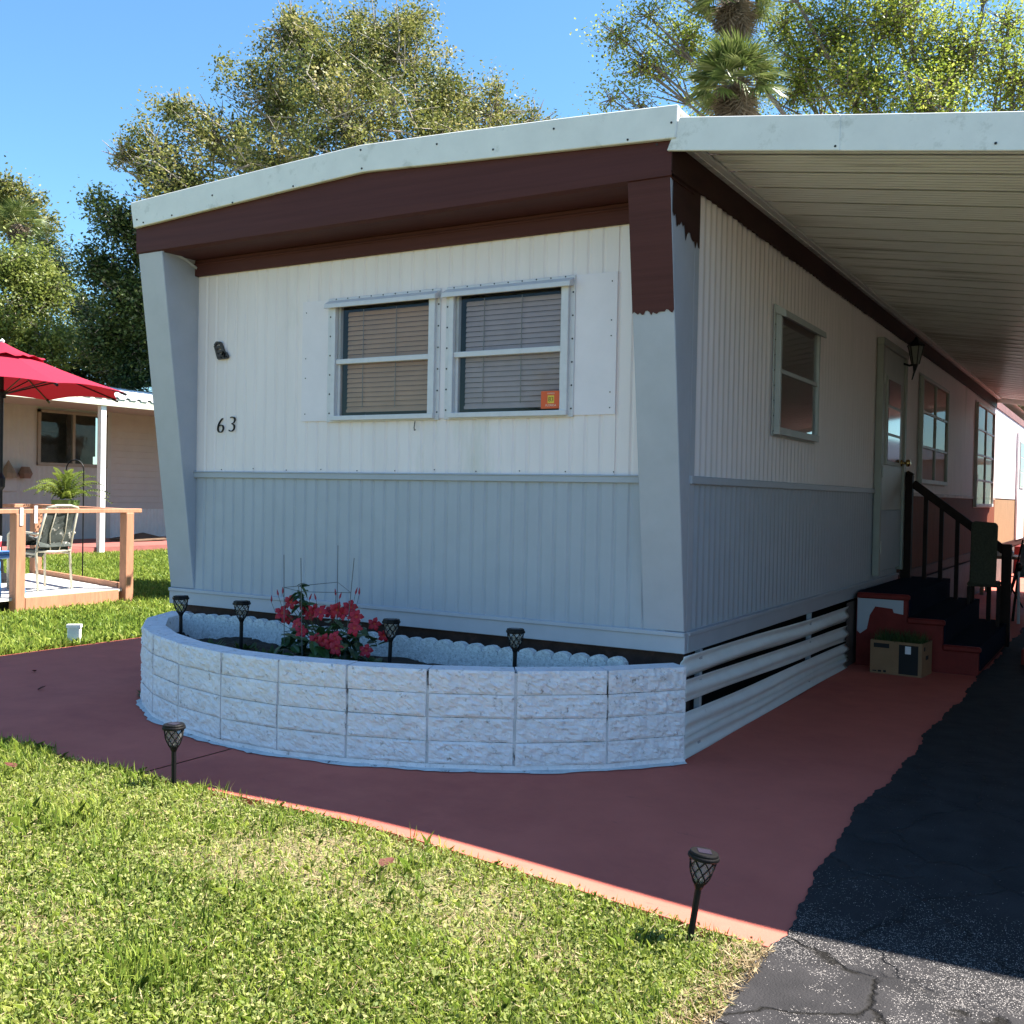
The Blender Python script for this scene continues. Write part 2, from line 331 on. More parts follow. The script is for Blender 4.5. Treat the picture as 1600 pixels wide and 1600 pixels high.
def corr_side(mb, y0, y1, z0, z1, amp=.008, p=.083, xb=0.):
    pts = []; Yv = y0; st = p/6
    n = int((y1-y0)/st)
    for i in range(n+1):
        y = y0+i*st; pts.append((xb-amp*.5*(1-math.cos(2*math.pi*y/p))**1.0*1.0, y))
    mb.grid([[(X, y, z0) for X, y in pts], [(X, y, z1) for X, y in pts]])
# front upper siding around the smooth patch
PX0, PX1, PZ0, PZ1 = -2.52, -.397, 1.715, 2.447
m = MB()
corr_front(m, -3.45, PX0, 1.385, 2.70); corr_front(m, PX1, -.1, 1.385, 2.70)
corr_front(m, PX0, PX1, 1.385, PZ0+.01); corr_front(m, PX0, PX1, PZ1-.01, 2.70)
hp('upper_siding', m, WHITE_S, fix=False)
m = MB(); corr_front(m, -3.45, -.1, .60, 1.365); hp('lower_siding', m, GRAY, fix=False)
m = MB(); corr_side(m, .02, 13.0, 1.385, 2.84); hp('upper_siding', m, WHITE_S, fix=False)
m = MB(); corr_side(m, .02, 5.52, .60, 1.365); hp('lower_siding', m, GRAY, fix=False)
WAIN = mat('red_brown_wainscot', (.21, .07, .04), .6, .15, 6, .1, 40, stretch=(1, 5, .3), spec=.2)
m = MB(); corr_side(m, 5.52, 13.6, .60, 1.365); hp('wainscot_siding', m, WAIN, fix=False)
m = MB(); corr_side(m, 13.6, 21, .60, 1.365); hp('wainscot_siding', m, mat('tan_wainscot', (.36, .22, .12), .6, .1, 5), fix=False)
m = MB(); corr_side(m, 13.0, 21, 1.385, 2.84); hp('upper_siding', m, WHITE_S, fix=False)
m = MB(); m.grid([[(-W, 0, .6), (-W, 0, 2.8)], [(-W, 21, .6), (-W, 21, 2.8)]]); m.grid([[(-W, 21, .6), (-W, 21, 2.8)], [(0, 21, .6), (0, 21, 2.8)]])
hp('rear_siding', m, WHITE_S)
# patch sheet with the two window holes
WL = (-2.25, -1.545, 1.742, 2.40); WR = (-1.40, -.695, 1.742, 2.40)
m = MB(); pt = -.008
xsP = [PX0, WL[0], WL[1], WR[0], WR[1], PX1]
for i in range(5):
    a, b = xsP[i], xsP[i+1]
    if i in (1, 3): m.box(a, b, pt, .02, PZ0, WL[2]); m.box(a, b, pt, .02, WL[3], PZ1)
    else: m.box(a, b, pt, .02, PZ0, PZ1)
hp('window_surround', m, WHITE_P)
# belt and base trims, chassis
m = MB(); m.box(-3.45, -.1, -.016, .01, 1.362, 1.403); m.box(-3.45, -.1, -.022, 0, 1.394, 1.4035)
hp('belt_rail', m, GRAY, bevel=.003)
m = MB(); m.box(-.006, .016, .03, 4.38, 1.362, 1.403); hp('belt_rail', m, GRAY, bevel=.003)
m = MB(); m.box(-.006, .016, 5.5, 13.5, 1.355, 1.392); hp('belt_rail', m, mat('worn_pink_trim', (.42, .30, .25), .6, .2), bevel=.003)
m = MB(); m.box(-W, .012, -.012, .03, .516, .622); m.box(-W, .0118, -.022, -.012, .60, .6225); hp('base_trim', m, GRAY_L, bevel=.003)
m = MB(); m.box(-.02, .014, .032, 5.5, .516, .622); m.box(.014, .022, .032, 5.5, .6, .6225); hp('base_trim', m, GRAY, bevel=.003)
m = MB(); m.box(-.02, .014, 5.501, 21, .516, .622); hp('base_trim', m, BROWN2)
m = MB(); m.box(-W+.05, -.02, .06, .16, .20, .515); m.box(-.30, -.20, .17, 20, .25, .515); hp('chassis_beam', m, RUST)
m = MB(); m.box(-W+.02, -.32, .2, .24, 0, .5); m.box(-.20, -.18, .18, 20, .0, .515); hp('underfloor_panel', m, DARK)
# corner fins: wedges that lean out under the roof band
YT, ZT = -.305, 2.795
def fin(x0, x1, ybk):
    m = MB(); m.prism([(0, .623), (YT, ZT), (ybk, ZT), (ybk, .623)], 0, x0, x1); return m
hp('corner_fin', fin(-.215, .003, .03), GRAY_L, bevel=.004)
hp('corner_fin', fin(-W, -W+.22, .03), GRAY_L, bevel=.004)
m = MB(); m.box(-.05, .004, .028, .088, .623, 2.80); hp('corner_post', m, GRAY_L)
# old brown paint left at the top of the near fin, ragged edge, 2 mm proud
def finY(z): return YT*(z-.623)/(ZT-.623)
r = rng(11)
def ragged(x0, x1, zb, amp, n):
    return [(x0+(x1-x0)*i/n, zb+amp*(r.random()-.5)*(2 if r.random() < .15 else 1)) for i in range(n+1)]
m = MB(); low = ragged(-.2145, .0025, 2.183, .02, 22)
m.grid([[(x, finY(z)-.0035, z) for x, z in low], [(x, finY(ZT)-.0035, ZT) for x, z in low]])
hp('brown_paint', m, BROWN, fix=False)
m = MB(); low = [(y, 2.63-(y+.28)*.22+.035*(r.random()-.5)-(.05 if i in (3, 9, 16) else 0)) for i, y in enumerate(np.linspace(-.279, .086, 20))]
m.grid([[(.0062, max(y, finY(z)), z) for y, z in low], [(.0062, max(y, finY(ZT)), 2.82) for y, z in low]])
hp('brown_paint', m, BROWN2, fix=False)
# torn top edge of the far fin
m = MB(); tp = [(-W+.22, -.30, 2.79), (-W+.222, -.2, 2.785), (-W+.224, -.12, 2.765), (-W+.226, -.06, 2.74), (-W+.228, -.01, 2.72)]
m.grid([[(x+.004, y, z) for x, y, z in tp], [(x+.012, y, z+.014) for x, y, z in tp]]); hp('torn_flap', m, GRAY_L, solid=.003)
# brown header band, soffit and strip
def roofz(x):     # underside of the fascia line
    return 3.053-(3.053-2.955)*abs(x+1.80)/1.85
XR = list(np.linspace(-W-.004, .012, 25))
m = MB(); m.grid([[(x, YT-.012, 2.80) for x in XR], [(x, YT-.014, 2.84) for x in XR], [(x, YT-.014, roofz(x)+.03) for x in XR]])
m.grid([[(x, YT-.012, 2.80) for x in XR], [(x, YT+.02, 2.788) for x in XR], [(x, -.02, 2.787) for x in XR], [(x, -.018, 2.786) for x in XR]])
hp('header_band', m, BROWN, fix=False)
m = MB(); m.box(-W+.2, -.2, -.03, .0, 2.683, 2.786); m.box(-W+.2, -.2, -.04, -.03, 2.75, 2.764); hp('header_strip', m, BROWN, bevel=.004)
m = MB(); m.grid([[(-W-.004, YT-.014, 2.80), (-W-.004, 20, 2.80)], [(-W-.004, YT-.014, 2.98), (-W-.004, 20, 2.98)]]); hp('header_band', m, BROWN)
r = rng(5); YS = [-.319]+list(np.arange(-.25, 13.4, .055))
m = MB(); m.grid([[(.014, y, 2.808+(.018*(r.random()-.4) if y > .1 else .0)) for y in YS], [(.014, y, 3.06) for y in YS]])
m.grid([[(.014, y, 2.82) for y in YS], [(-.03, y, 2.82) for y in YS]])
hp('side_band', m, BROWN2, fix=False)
m = MB(); m.box(-.01, .016, 13.4, 21, 2.83, 2.95); hp('side_band', m, mat('faded_red_band', (.2, .09, .08), .7, .3))
# roof sheet and white fascia
m = MB(); XA = [-W-.03, -1.818, .045]; ZA = [3.112, 3.200, 3.106]
m.grid([[(x, -.325, z) for x, z in zip(XA, ZA)], [(x, 21.3, z) for x, z in zip(XA, ZA)]])
m.grid([[(x, 21.2, z) for x, z in zip(XA, ZA)], [(x, 21.2, 2.7) for x in XA]])
m.grid([[(-W-.028, -.3, 3.112), (-W-.028, 21.2, 3.112)], [(-W-.028, -.3, 2.96), (-W-.028, 21.2, 2.96)]])
hp('roof', m, FASCIA)
m = MB()
up = [(-3.688, 3.116), (-3.0, 3.151), (-2.3, 3.184), (-1.95, 3.199), (-1.818, 3.204), (-1.2, 3.178), (-.5, 3.143), (.050, 3.111)]
dn = [(.043, 2.957), (-.5, 2.985), (-1.2, 3.022), (-1.72, 3.05), (-1.80, 3.053), (-2.3, 3.028), (-3.0, 2.988), (-3.656, 2.951)]
m.prism(up+dn, 1, -.352, -.322); hp('fascia', m, FASCIA, bevel=.004)
m = MB()
for x, z in [(-3.56, 2.975), (-3.3, 2.99), (-2.95, 3.07), (-2.78, 3.005), (-2.3, 3.04), (-1.81, 3.175), (-1.8, 3.072), (-1.3, 3.13), (-.95, 3.05), (-.6, 3.10), (-.2, 2.985), (.02, 3.03), (-.05, 2.94), (-3.62, 3.0)]:
    m.lathe([(.006, 0), (.005, .004)], 6, (0, 0, 0)); n = 12
    for i in range(12):
        q = m.v[-12+i]; m.v[-12+i] = (x+q[0], -.352-q[2], z+q[1])
hp('screws', m, SCREW, kind='stuff')

# front windows ------------------------------------------------
def rivets(mb, pts, axis, base, r=.0055):
    for a, z in pts:
        o = len(mb.v); mb.lathe([(r, 0), (r*.7, .003)], 6)
        for i in range(o, len(mb.v)):
            q = mb.v[i]; mb.v[i] = (a+q[0], base-q[2], z+q[1]) if axis == 1 else (base+q[2], a+q[0], z+q[1])
def front_window(x0, x1, z0, z1, x_out0, x_out1, sd):
    f = MB()
    # flange on the wall
    f.box(x_out0, x0, -.0145, -.009, 1.708, 2.446); f.box(x1, x_out1, -.0145, -.009, 1.708, 2.446)
    f.box(x_out0, x_out1, -.0147, -.0092, 1.706, z0-.004); f.box(x_out0, x_out1, -.0147, -.0092, z1, 2.45)
    # outer frame
    f.box(x0-.018, x0+.012, -.036, .0, z0-.004, z1); f.box(x1-.012, x1+.030, -.036, 0, z0-.004, z1)
    f.box(x0-.018, x1+.030, -.042, 0, z0-.028, z0)
    f.box(x0+.012, x1-.012, -.024, .02, 2.052, 2.082)     # meeting rail
    f.box(x0+.012, x0+.03, -.008, .02, z0, z1); f.box(x1-.03, x1-.012, -.008, .02, z0, z1)
    fo = hp('window', f, ALU, bevel=.002)
    h = MB(); h.prism([(-.009, 2.440), (-.062, 2.412), (-.066, 2.385), (-.058, 2.385), (-.009, 2.395)], 0, x0-.055, x1+.05)
    hp('head_hood', h, ALU, fo, bevel=.002)
    for (a, b, yy) in ((z0, 2.06, .004), (2.075, z1, -.012)):
        p = MB(); p.grid([[(x0+.01, yy, a), (x1-.01, yy, a)], [(x0+.01, yy, b), (x1-.01, yy, b)]]); hp('pane', p, GLASS, fo, fix=False)
    rb = MB(); r = rng(sd)
    rivets(rb, [(x0-.042 if x_out0 < x0-.045 else x_out0+.012, z) for z in np.linspace(1.76, 2.34, 6)], 1, -.0147)
    rivets(rb, [(x_out1-.012, z) for z in np.linspace(1.75, 2.36, 6)], 1, -.0147)
    rivets(rb, [(x, 1.719) for x in np.linspace(x0, x1, 8)], 1, -.0147, .005); rivets(rb, [(x, 2.444) for x in np.linspace(x0, x1, 9)], 1, -.0149, .0045)
    o = hp('screws', rb, SCREW, fo, kind='stuff')
    # blind: many slats, two ladder cords, a dark slit at its open side
    bl = MB(); z = z1-.03
    while z > z0+.035:
        bl.grid([[(x0+.05, .046, z), (x1-.01, .046, z)], [(x0+.05, .041, z-.010), (x1-.01, .041, z-.010)], [(x0+.05, .039, z-.0265), (x1-.01, .039, z-.0265)]]); z -= .0285
    bl.box(x0+.048, x1-.01, .035, .05, z-.004, z+.012)
    hp('blind', bl, BLIND if sd == 1 else BLIND2, fo, kind='stuff', solid=.0012, fix=False)
    c = MB()
    for t in (.16, .55, .95): c.box(x0+.075+(x1-x0-.085)*t-.0015, x0+.075+(x1-x0-.085)*t+.0015, .029, .0325, z0+.05, z1-.02)
    hp('blind_cord', c, mat('blind_cord', (.3, .26, .23)), fo)
    rc = MB()
    rc.grid([[(x0-.02, .3, z0-.03), (x1+.02, .3, z0-.03)], [(x0-.02, .3, z1+.03), (x1+.02, .3, z1+.03)]])
    for xx in (x0-.02, x1+.02): rc.grid([[(xx, .0, z0-.03), (xx, .3, z0-.03)], [(xx, .0, z1+.03), (xx, .3, z1+.03)]])
    for zz in (z0-.03, z1+.03): rc.grid([[(x0-.02, .0, zz), (x1+.02, .0, zz)], [(x0-.02, .3, zz), (x1+.02, .3, zz)]])
    hp('window_recess', rc, mat('dim_room', (.10, .085, .07), .9), fo)
    return fo
w1 = front_window(*WL, -2.312, -1.49, 1); w2 = front_window(*WR, -1.452, -.636, 2)
w1['label'] = 'far front window with brown looking blind'; w2['label'] = 'near front window holding an orange sticker'
# sticker with its print
def text_mesh(s, size, m, name, loc, rot, parent, ext=.0004, shear=0, al='CENTER', label=None, off=0):
    cu_ = bpy.data.curves.new(name, 'FONT'); cu_.body = s; cu_.size = size; cu_.extrude = ext; cu_.align_x = al; cu_.align_y = 'CENTER'; cu_.shear = shear; cu_.offset = off
    to = bpy.data.objects.new(name+'_curve', cu_); COL.objects.link(to)
    dg = bpy.context.evaluated_depsgraph_get(); me = bpy.data.meshes.new_from_object(to.evaluated_get(dg))
    bpy.data.objects.remove(to); me.materials.clear()
    o = obj(name, me, m, parent); o.location = loc; o.rotation_euler = rot
    return o
stk = MB(); stk.box(-.828, -.706, -.0165, -.0150, 1.752, 1.846)
st = hp('sticker', stk, mat('orange_sticker', (.70, .10, .022), .5, .06, 8))
YEL = mat('yellow_print', (.75, .50, .06)); PALE = mat('pale_print', (.85, .62, .5))
sq = MB(); sq.box(-.787, -.748, -.0172, -.0168, 1.781, 1.822); hp('print_square', sq, YEL, st)
text_mesh('EXPIRES', .012, PALE, 'lettering', (-.767, -.0172, 1.832), (R(90), 0, 0), st)
text_mesh('83', .034, mat('dark_print', (.16, .07, .02)), 'lettering', (-.767, -.0178, 1.8005), (R(90), 0, 0), st)
text_mesh('FLORIDA', .016, PALE, 'lettering', (-.767, -.0172, 1.769), (R(90), 0, 0), st)
# house number
n6 = text_mesh('6', .15, BLACKM, 'house_number', Vector((-3.212, -.008, 1.697))-HO, (R(90), 0, 0), home, ext=.006, shear=.12, off=-.0045)
n3 = text_mesh('3', .15, BLACKM, 'house_number', Vector((-3.108, -.008, 1.703))-HO, (R(90), 0, 0), home, ext=.006, shear=.12, off=-.0045)
n6['label'] = 'black metal numeral 6'; n3['label'] = 'black metal numeral 3'
# wall ornament: a bent openwork bracket
m = MB()
for a, b in [((-3.262, 2.222), (-3.228, 2.136)), ((-3.212, 2.236), (-3.165, 2.150)), ((-3.262, 2.222), (-3.245, 2.24)), ((-3.245, 2.24), (-3.212, 2.236)), ((-3.25, 2.205), (-3.207, 2.212)),
             ((-3.24, 2.178), (-3.194, 2.186)), ((-3.228, 2.152), (-3.18, 2.165)), ((-3.228, 2.136), (-3.146, 2.141)), ((-3.146, 2.141), (-3.165, 2.170)), ((-3.20, 2.137), (-3.178, 2.18)), ((-3.17, 2.138), (-3.165, 2.17))]:
    m.beam((a[0], -.014, a[1]), (b[0], -.014, b[1]), .016, .013, (0, 1, 0))
hp('wall_ornament', m, mat('aged_bronze', (.05, .04, .038), .5, .3), label='dark openwork bracket above the house number')
# hook under the windows
m = MB(); m.tube([(-1.655, -.012, 1.70), (-1.655, -.02, 1.665), (-1.648, -.026, 1.648), (-1.640, -.024, 1.652)], .003, 5); hp('wall_hook', m, SCREW)
# screws scattered over the patch edge and the belt
m = MB(); r = rng(8)
rivets(m, [(PX0+.03, z) for z in (1.76, 1.98, 2.1, 2.38)]+[(PX1-.03, z) for z in (1.75, 1.83, 2.12, 2.2, 2.4)], 1, -.008, .004)
rivets(m, [(x, 1.414+.01*r.random()) for x in np.arange(-3.2, -.2, .28)], 1, -.0015, .004); hp('screws', m, SCREW, kind='stuff')

# side windows and door ---------------------------------------
def side_window(y0, y1, z0, z1, cols, rows, fm, back, hood=True, name='window', label=None):
    f = MB(); t = .03
    f.box(.004, .012, y0-.03, y1+.03, z0-.03, z1+.03); gm = GLASS_D if y0 < 5 else GLASS_S
    f.box(.012, .045, y0, y0+t, z0+t*.81, z1-t*1.01); f.box(.012, .045, y1-t, y1, z0+t*.81, z1-t*1.01); f.box(.012, .05, y0-.004, y1+.004, z0-.02, z0+t*.8); f.box(.012, .047, y0-.003, y1+.003, z1-t, z1)
    for i in range(1, cols): yy = y0+(y1-y0)*i/cols; f.box(.0121, .041, yy-.014, yy+.014, z0+t*.8, z1-t)
    for j in range(1, rows): zz = z0+(z1-z0)*j/rows; f.box(.0122, .038, y0+t, y1-t, zz-.013, zz+.013)
    fo = hp(name, f, fm, bevel=.002)
    if label: fo['label'] = label
    b = MB(); b.grid([[(.0132, y0+t*.5, z0+t*.5), (.0132, y1-t*.5, z0+t*.5)], [(.0132, y0+t*.5, z1-t*.5), (.0132, y1-t*.5, z1-t*.5)]]); hp('curtain', b, back, fo, fix=False)
    for i in range(cols):
        for j in range(rows):
            a, c = y0+(y1-y0)*i/cols, y0+(y1-y0)*(i+1)/cols; d, e = z0+(z1-z0)*j/rows, z0+(z1-z0)*(j+1)/rows
            g = MB(); g.grid([[(.026, a+.012, d+.012), (.026, c-.012, d+.012)], [(.026, a+.012, e-.012), (.026, c-.012, e-.012)]]); hp('pane', g, gm, fo, fix=False)
    if hood:
        h = MB(); h.prism([(.012, z1+.03), (.075, z1-.01), (.08, z1-.05), (.07, z1-.05), (.012, z1-.02)], 1, y0-.02, y1+.02); hp('head_hood', h, fm, fo)
    sc = MB(); rivets(sc, [(y0-.015, z) for z in np.linspace(z0, z1, 9)], 0, .012, .005); hp('screws', sc, SCREW, fo, kind='stuff')
    return fo
ALU_S = mat('grey_window_frame', (.42, .42, .40), .5, .1)
side_window(1.40, 2.33, 1.71, 2.45, 1, 2, ALU_S, CURTAIN, label='single side window with two stacked panes')
side_window(6.46, 8.2, 1.51, 2.59, 2, 3, ALU_S, CURTAIN, hood=False, label='six pane side window beyond the door')
side_window(10.9, 12.95, 1.265, 2.70, 2, 4, ALU_S, mat('pale_curtain', (.62, .58, .52), .9, .08, 4, .2, 10), hood=False, label='eight pane side window at the end of the carport')
DOORM = mat('off_white_door', (.42, .42, .38), .45, .06)
DOORG = mat('grey_door_paint', (.30, .35, .39), .45, .06)
d = MB(); d.box(.006, .04, 4.42, 5.42, 1.22, 2.63); do = hp('door', d, DOORM, bevel=.004)
d = MB(); d.box(.0061, .0401, 4.42, 5.42, .69, 1.2195); hp('lower_panel', d, DOORG, do, bevel=.003)
d = MB(); d.box(.004, .06, 4.36, 4.419, .66, 2.629); d.box(.004, .06, 5.421, 5.48, .66, 2.629); d.box(.004, .065, 4.355, 5.485, 2.631, 2.69); hp('door_frame', d, mat('grey_door_frame', (.30, .30, .27), .5, .08), do, bevel=.003)
d = MB(); d.box(.04, .055, 4.60, 5.20, 1.62, 2.39); hp('light_frame', d, ALU_S, do)
for j in range(3):
    z0 = 1.65+j*.245; d = MB(); d.box(.05, .058, 4.635, 5.165, z0, z0+.22); hp('pane', d, mat('dark_door_glass', (.05, .045, .04), .08, .2, spec=.8), do)
d = MB(); d.lathe([(.03, 0), (.032, .01), (.012, .015), (.012, .04), (.032, .05), (.034, .07), (.02, .085)], 12)
kn = hp('door_knob', d, BRASS, do, smooth=True)
for v in kn.data.vertices: c = v.co.copy(); v.co = (.04+c.z, 5.35+c.x, 1.655+c.y)
d = MB()
for z in (.85, 1.5, 2.3): d.box(.06, .068, 4.405, 4.43, z, z+.1)
hp('hinge', d, ALU_S, do)
d = MB(); d.box(.006, .04, 17.0, 18.4, .62, 2.66); d2 = hp('door', d, mat('white_far_door', (.7, .68, .66), .4, .04), bevel=.004, label='white far door in the sunlit wall')
d = MB(); d.box(.04, .055, 17.25, 18.1, 1.6, 2.5); hp('light_frame', d, ALU_S, d2)
for j in range(3): d = MB(); d.box(.05, .058, 17.32, 18.03, 1.64+j*.285, 1.9+j*.285); hp('pane', d, bpy.data.materials['dark_door_glass'], d2)
# skirting strips on the side
def strip(zt0, zb0, zt1, zb1, y0, y1, x=.03, ph=0):
    m = MB(); rows = []
    for k in range(9):
        t = k/8
        dx = .012*math.cos(t*math.pi*3+ph)-.006
        rows.append([(x+dx+.004*math.sin(y*3.1+k), y, zt0+(zt1-zt0)*(y-y0)/(y1-y0)+((zb0-zt0)+((zb1-zt1)-(zb0-zt0))*(y-y0)/(y1-y0))*t+.004*math.sin(y*2.3+ph)) for y in np.linspace(y0, y1, 40)])
    m.grid(rows); return m
for a in [(.514, .402, .472, .352, 0), (.390, .278, .325, .20, 1), (.226, .108, .192, .09, 2), (.112, .002, .098, .002, 3)]:
    hp('skirting_strip', strip(a[0], a[1], a[2], a[3], -.075, 3.42, .03+(.006 if a[4] == 2 else 0), a[4]), SKIRT, smooth=True, solid=.002, fix=False)
m = MB(); m.grid([[(.02, 3.4, .0), (.02, 21, 0)], [(.02, 3.4, .5), (.02, 21, .5)]]); hp('skirting_sheet', m, mat('dark_skirting', (.12, .09, .08), .7, .3))
BAT = mat('raw_batten', (.4, .4, .42))
for y in (.2, 2.35): m = MB(); m.box(-.012, .016, y, y+.035, 0, .515); hp('skirting_batten', m, BAT)

# ------------------------------------------------------------------ carport
cp = thing('carport', 'white ribbed metal carport roof with stained underside joined to the home', 'carport', (5.4, -.3, 0))
CO = Vector((5.4, -.3, 0)); SL = .147; XE = 5.6
def cpp(name, mb, m, parent=None, **k): return obj(name, mb, m, cp if parent is None else parent, loc=-CO if parent is None else (0, 0, 0), **k)
def soffit_mat():
    m = mat('stained_carport_metal', (.80, .79, .77), .3, .05, 3, spec=.6)
    nt = m.node_tree; L = nt.links; N = nt.nodes.new; b = nt.nodes['Principled BSDF']; src = b.inputs['Base Color'].links[0].from_socket
    ge = N('ShaderNodeNewGeometry'); mp = N('ShaderNodeMapping'); mp.inputs['Scale'].default_value = (.9, 14, 1); L.new(ge.outputs['Position'], mp.inputs[0])
    n = N('ShaderNodeTexNoise'); n.inputs['Scale'].default_value = 1.0; n.inputs['Detail'].default_value = 6; L.new(mp.outputs[0], n.inputs['Vector'])
    n2 = N('ShaderNodeTexNoise'); n2.inputs['Scale'].default_value = .7; n2.inputs['Detail'].default_value = 4; L.new(ge.outputs['Position'], n2.inputs['Vector'])
    ml = N('ShaderNodeMath'); ml.operation = 'MULTIPLY'; L.new(n.outputs[0], ml.inputs[0]); L.new(n2.outputs[0], ml.inputs[1])
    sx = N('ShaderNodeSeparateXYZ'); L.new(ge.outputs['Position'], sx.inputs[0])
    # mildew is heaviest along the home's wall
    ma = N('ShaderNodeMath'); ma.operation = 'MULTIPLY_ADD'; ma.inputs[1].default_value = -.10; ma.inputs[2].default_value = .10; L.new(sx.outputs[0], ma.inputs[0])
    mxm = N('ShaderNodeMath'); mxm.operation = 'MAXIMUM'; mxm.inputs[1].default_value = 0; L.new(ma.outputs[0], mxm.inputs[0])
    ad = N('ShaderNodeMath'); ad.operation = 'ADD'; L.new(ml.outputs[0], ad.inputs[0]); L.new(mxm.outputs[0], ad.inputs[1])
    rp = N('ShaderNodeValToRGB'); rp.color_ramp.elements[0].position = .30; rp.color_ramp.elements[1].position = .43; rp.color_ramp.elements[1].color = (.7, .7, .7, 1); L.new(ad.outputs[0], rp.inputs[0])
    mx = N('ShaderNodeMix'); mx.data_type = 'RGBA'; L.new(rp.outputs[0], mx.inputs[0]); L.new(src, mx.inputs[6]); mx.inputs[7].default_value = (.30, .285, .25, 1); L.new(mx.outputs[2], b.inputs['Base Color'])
    return m
SOF = soffit_mat()
pw = .305; prof = [(0, -.005), (.004, -.005), (.006, 0)]
for k in range(6):
    b0 = .018+k*.0475; prof += [(b0, 0), (b0+.012, .0065), (b0+.026, .0065), (b0+.036, 0)]
prof += [(pw-.003, 0)]
pm = MB(); pm.grid([[(x, y, z-SL*x) for y, z in prof] for x in (.016, 2.0, 4.0, XE)]); pan_me = pm.mesh('roof_pan'); pan_me.materials.append(SOF)
k = 0; yv = -.318
while yv < 13.2:
    obj('roof_pan', pan_me, None, cp, loc=Vector((0, yv, 2.985))-CO); yv += pw; k += 1
yend = yv
m = MB(); m.add([(.03, -.31, 3.05), (XE, -.31, 3.05-SL*XE), (XE, yend, 3.05-SL*XE), (.03, yend, 3.05)], [(0, 1, 2, 3)]); cpp('roof_skin', m, FASCIA)
def fsec(x0, x1, y):
    f = MB(); f.add([(x0, y, 2.907-SL*x0), (x1, y, 2.907-SL*x1), (x1, y, 3.062-SL*x1), (x0+(.06 if x0 < 0 else 0), y, 3.062-SL*(x0+(.06 if x0 < 0 else 0))), (x0, y+.02, 2.907-SL*x0), (x1, y+.02, 2.907-SL*x1), (x1, y+.02, 3.062-SL*x1), (x0+(.06 if x0 < 0 else 0), y+.02, 3.062-SL*(x0+(.06 if x0 < 0 else 0)))],
                      [(0, 1, 2, 3), (7, 6, 5, 4), (0, 4, 5, 1), (1, 5, 6, 2), (2, 6, 7, 3), (3, 7, 4, 0)]); return f
cpp('fascia', fsec(-.004, .79, -.344), FASCIA, bevel=.003); cpp('fascia', fsec(.786, 3.2, -.340), FASCIA, bevel=.003); cpp('fascia', fsec(3.19, XE, -.344), FASCIA, bevel=.003)
cpp('fascia', fsec(.016, XE, yend), FASCIA)
m = MB(); m.beam((XE, -.34, 2.985-SL*XE), (XE, yend+.02, 2.985-SL*XE), .02, .155); cpp('fascia', m, FASCIA)
m = MB(); m.prism([(.0145, 2.955), (.05, 2.95), (.055, 2.966), (.0145, 2.978)], 1, -.31, yend); cpp('ledger_trim', m, SOF)
m = MB(); m.prism([(.05, 2.955), (.085, 2.955), (.085, 2.968), (.05, 2.968)], 1, -.31, yend); cpp('ledger_trim', m, FASCIA)
for y in (.5, 4.5, 8.5, 12.5):
    m = MB(); m.box(5.36, 5.44, y, y+.08, 0, 2.985-SL*5.4-.01); cpp('post', m, FASCIA)
m = MB()
for x, z in ((.77, -.06), (.0, .03), (1.4, -.05)):
    rivets(m, [(x, 2.985-SL*x+z)], 1, -.344, .006)
cpp('screws', m, SCREW, kind='stuff')

# wall lantern
wl = thing('wall_lantern', 'black carriage lantern on the side wall beside the door head', 'wall lamp', (.0, 5.36, 2.48)); wl.scale = (.9, .9, .9)
m = MB(); m.box(.004, .022, -.05, .05, .02, .20); obj('back_plate', m, BLACKM, wl, bevel=.003)
m = MB(); m.tube([(.02, 0, .12), (.10, 0, .09), (.16, 0, .10)], .012, 6); m.tube([(.16, 0, .10), (.15, 0, .02), (.13, 0, -.06)], [.03, .012, .006], 6); obj('arm', m, BLACKM, wl)
m = MB(); m.lathe([(.035, .10), (.075, .28)], 6, (.16, 0, 0)); obj('glass_cage', m, mat('lantern_glass', (.2, .2, .18), .15, .1), wl)
m = MB()
for a in range(6):
    t = a*math.pi/3; m.beam((.16+.037*math.cos(t), .037*math.sin(t), .10), (.16+.078*math.cos(t), .078*math.sin(t), .285), .008, .008)
m.lathe([(.09, .28), (.085, .30), (.03, .35), (.01, .38)], 6, (.16, 0, 0)); obj('lantern_frame', m, BLACKM, wl)

# ------------------------------------------------------------------ planter
pl = thing('planter', 'curved white painted block planter in front of the home', 'planter', (-1.8, -.6, 0)); PO = Vector((-1.8, -.6, 0))
OUT = [(.06, -.10), (-.2, -.44), (-.54, -.72), (-.9, -.915), (-1.27, -1.05), (-1.64, -1.12), (-2.02, -1.12), (-2.42, -1.035), (-2.79, -.885), (-3.12, -.68), (-3.42, -.39), (-3.60, -.03)]
NP = len(OUT)
def nrm(i):
    a = Vector(OUT[max(i-1, 0)]); b = Vector(OUT[min(i+1, NP-1)]); d = (b-a).normalized(); return Vector((-d.y, d.x))   # towards the outside is -inner
def inner(i, th=.125):
    n = nrm(i); p = Vector(OUT[i]); c = Vector((-1.8, .3))
    if (c-p).dot(n) < 0: n = -n
    return p+n*th
ZC = [.03, .137, .249, .359, .468]
r = rng(21)
def ppt(name, mb, m, **k): return obj(name, mb, m, pl, loc=-PO, **k)
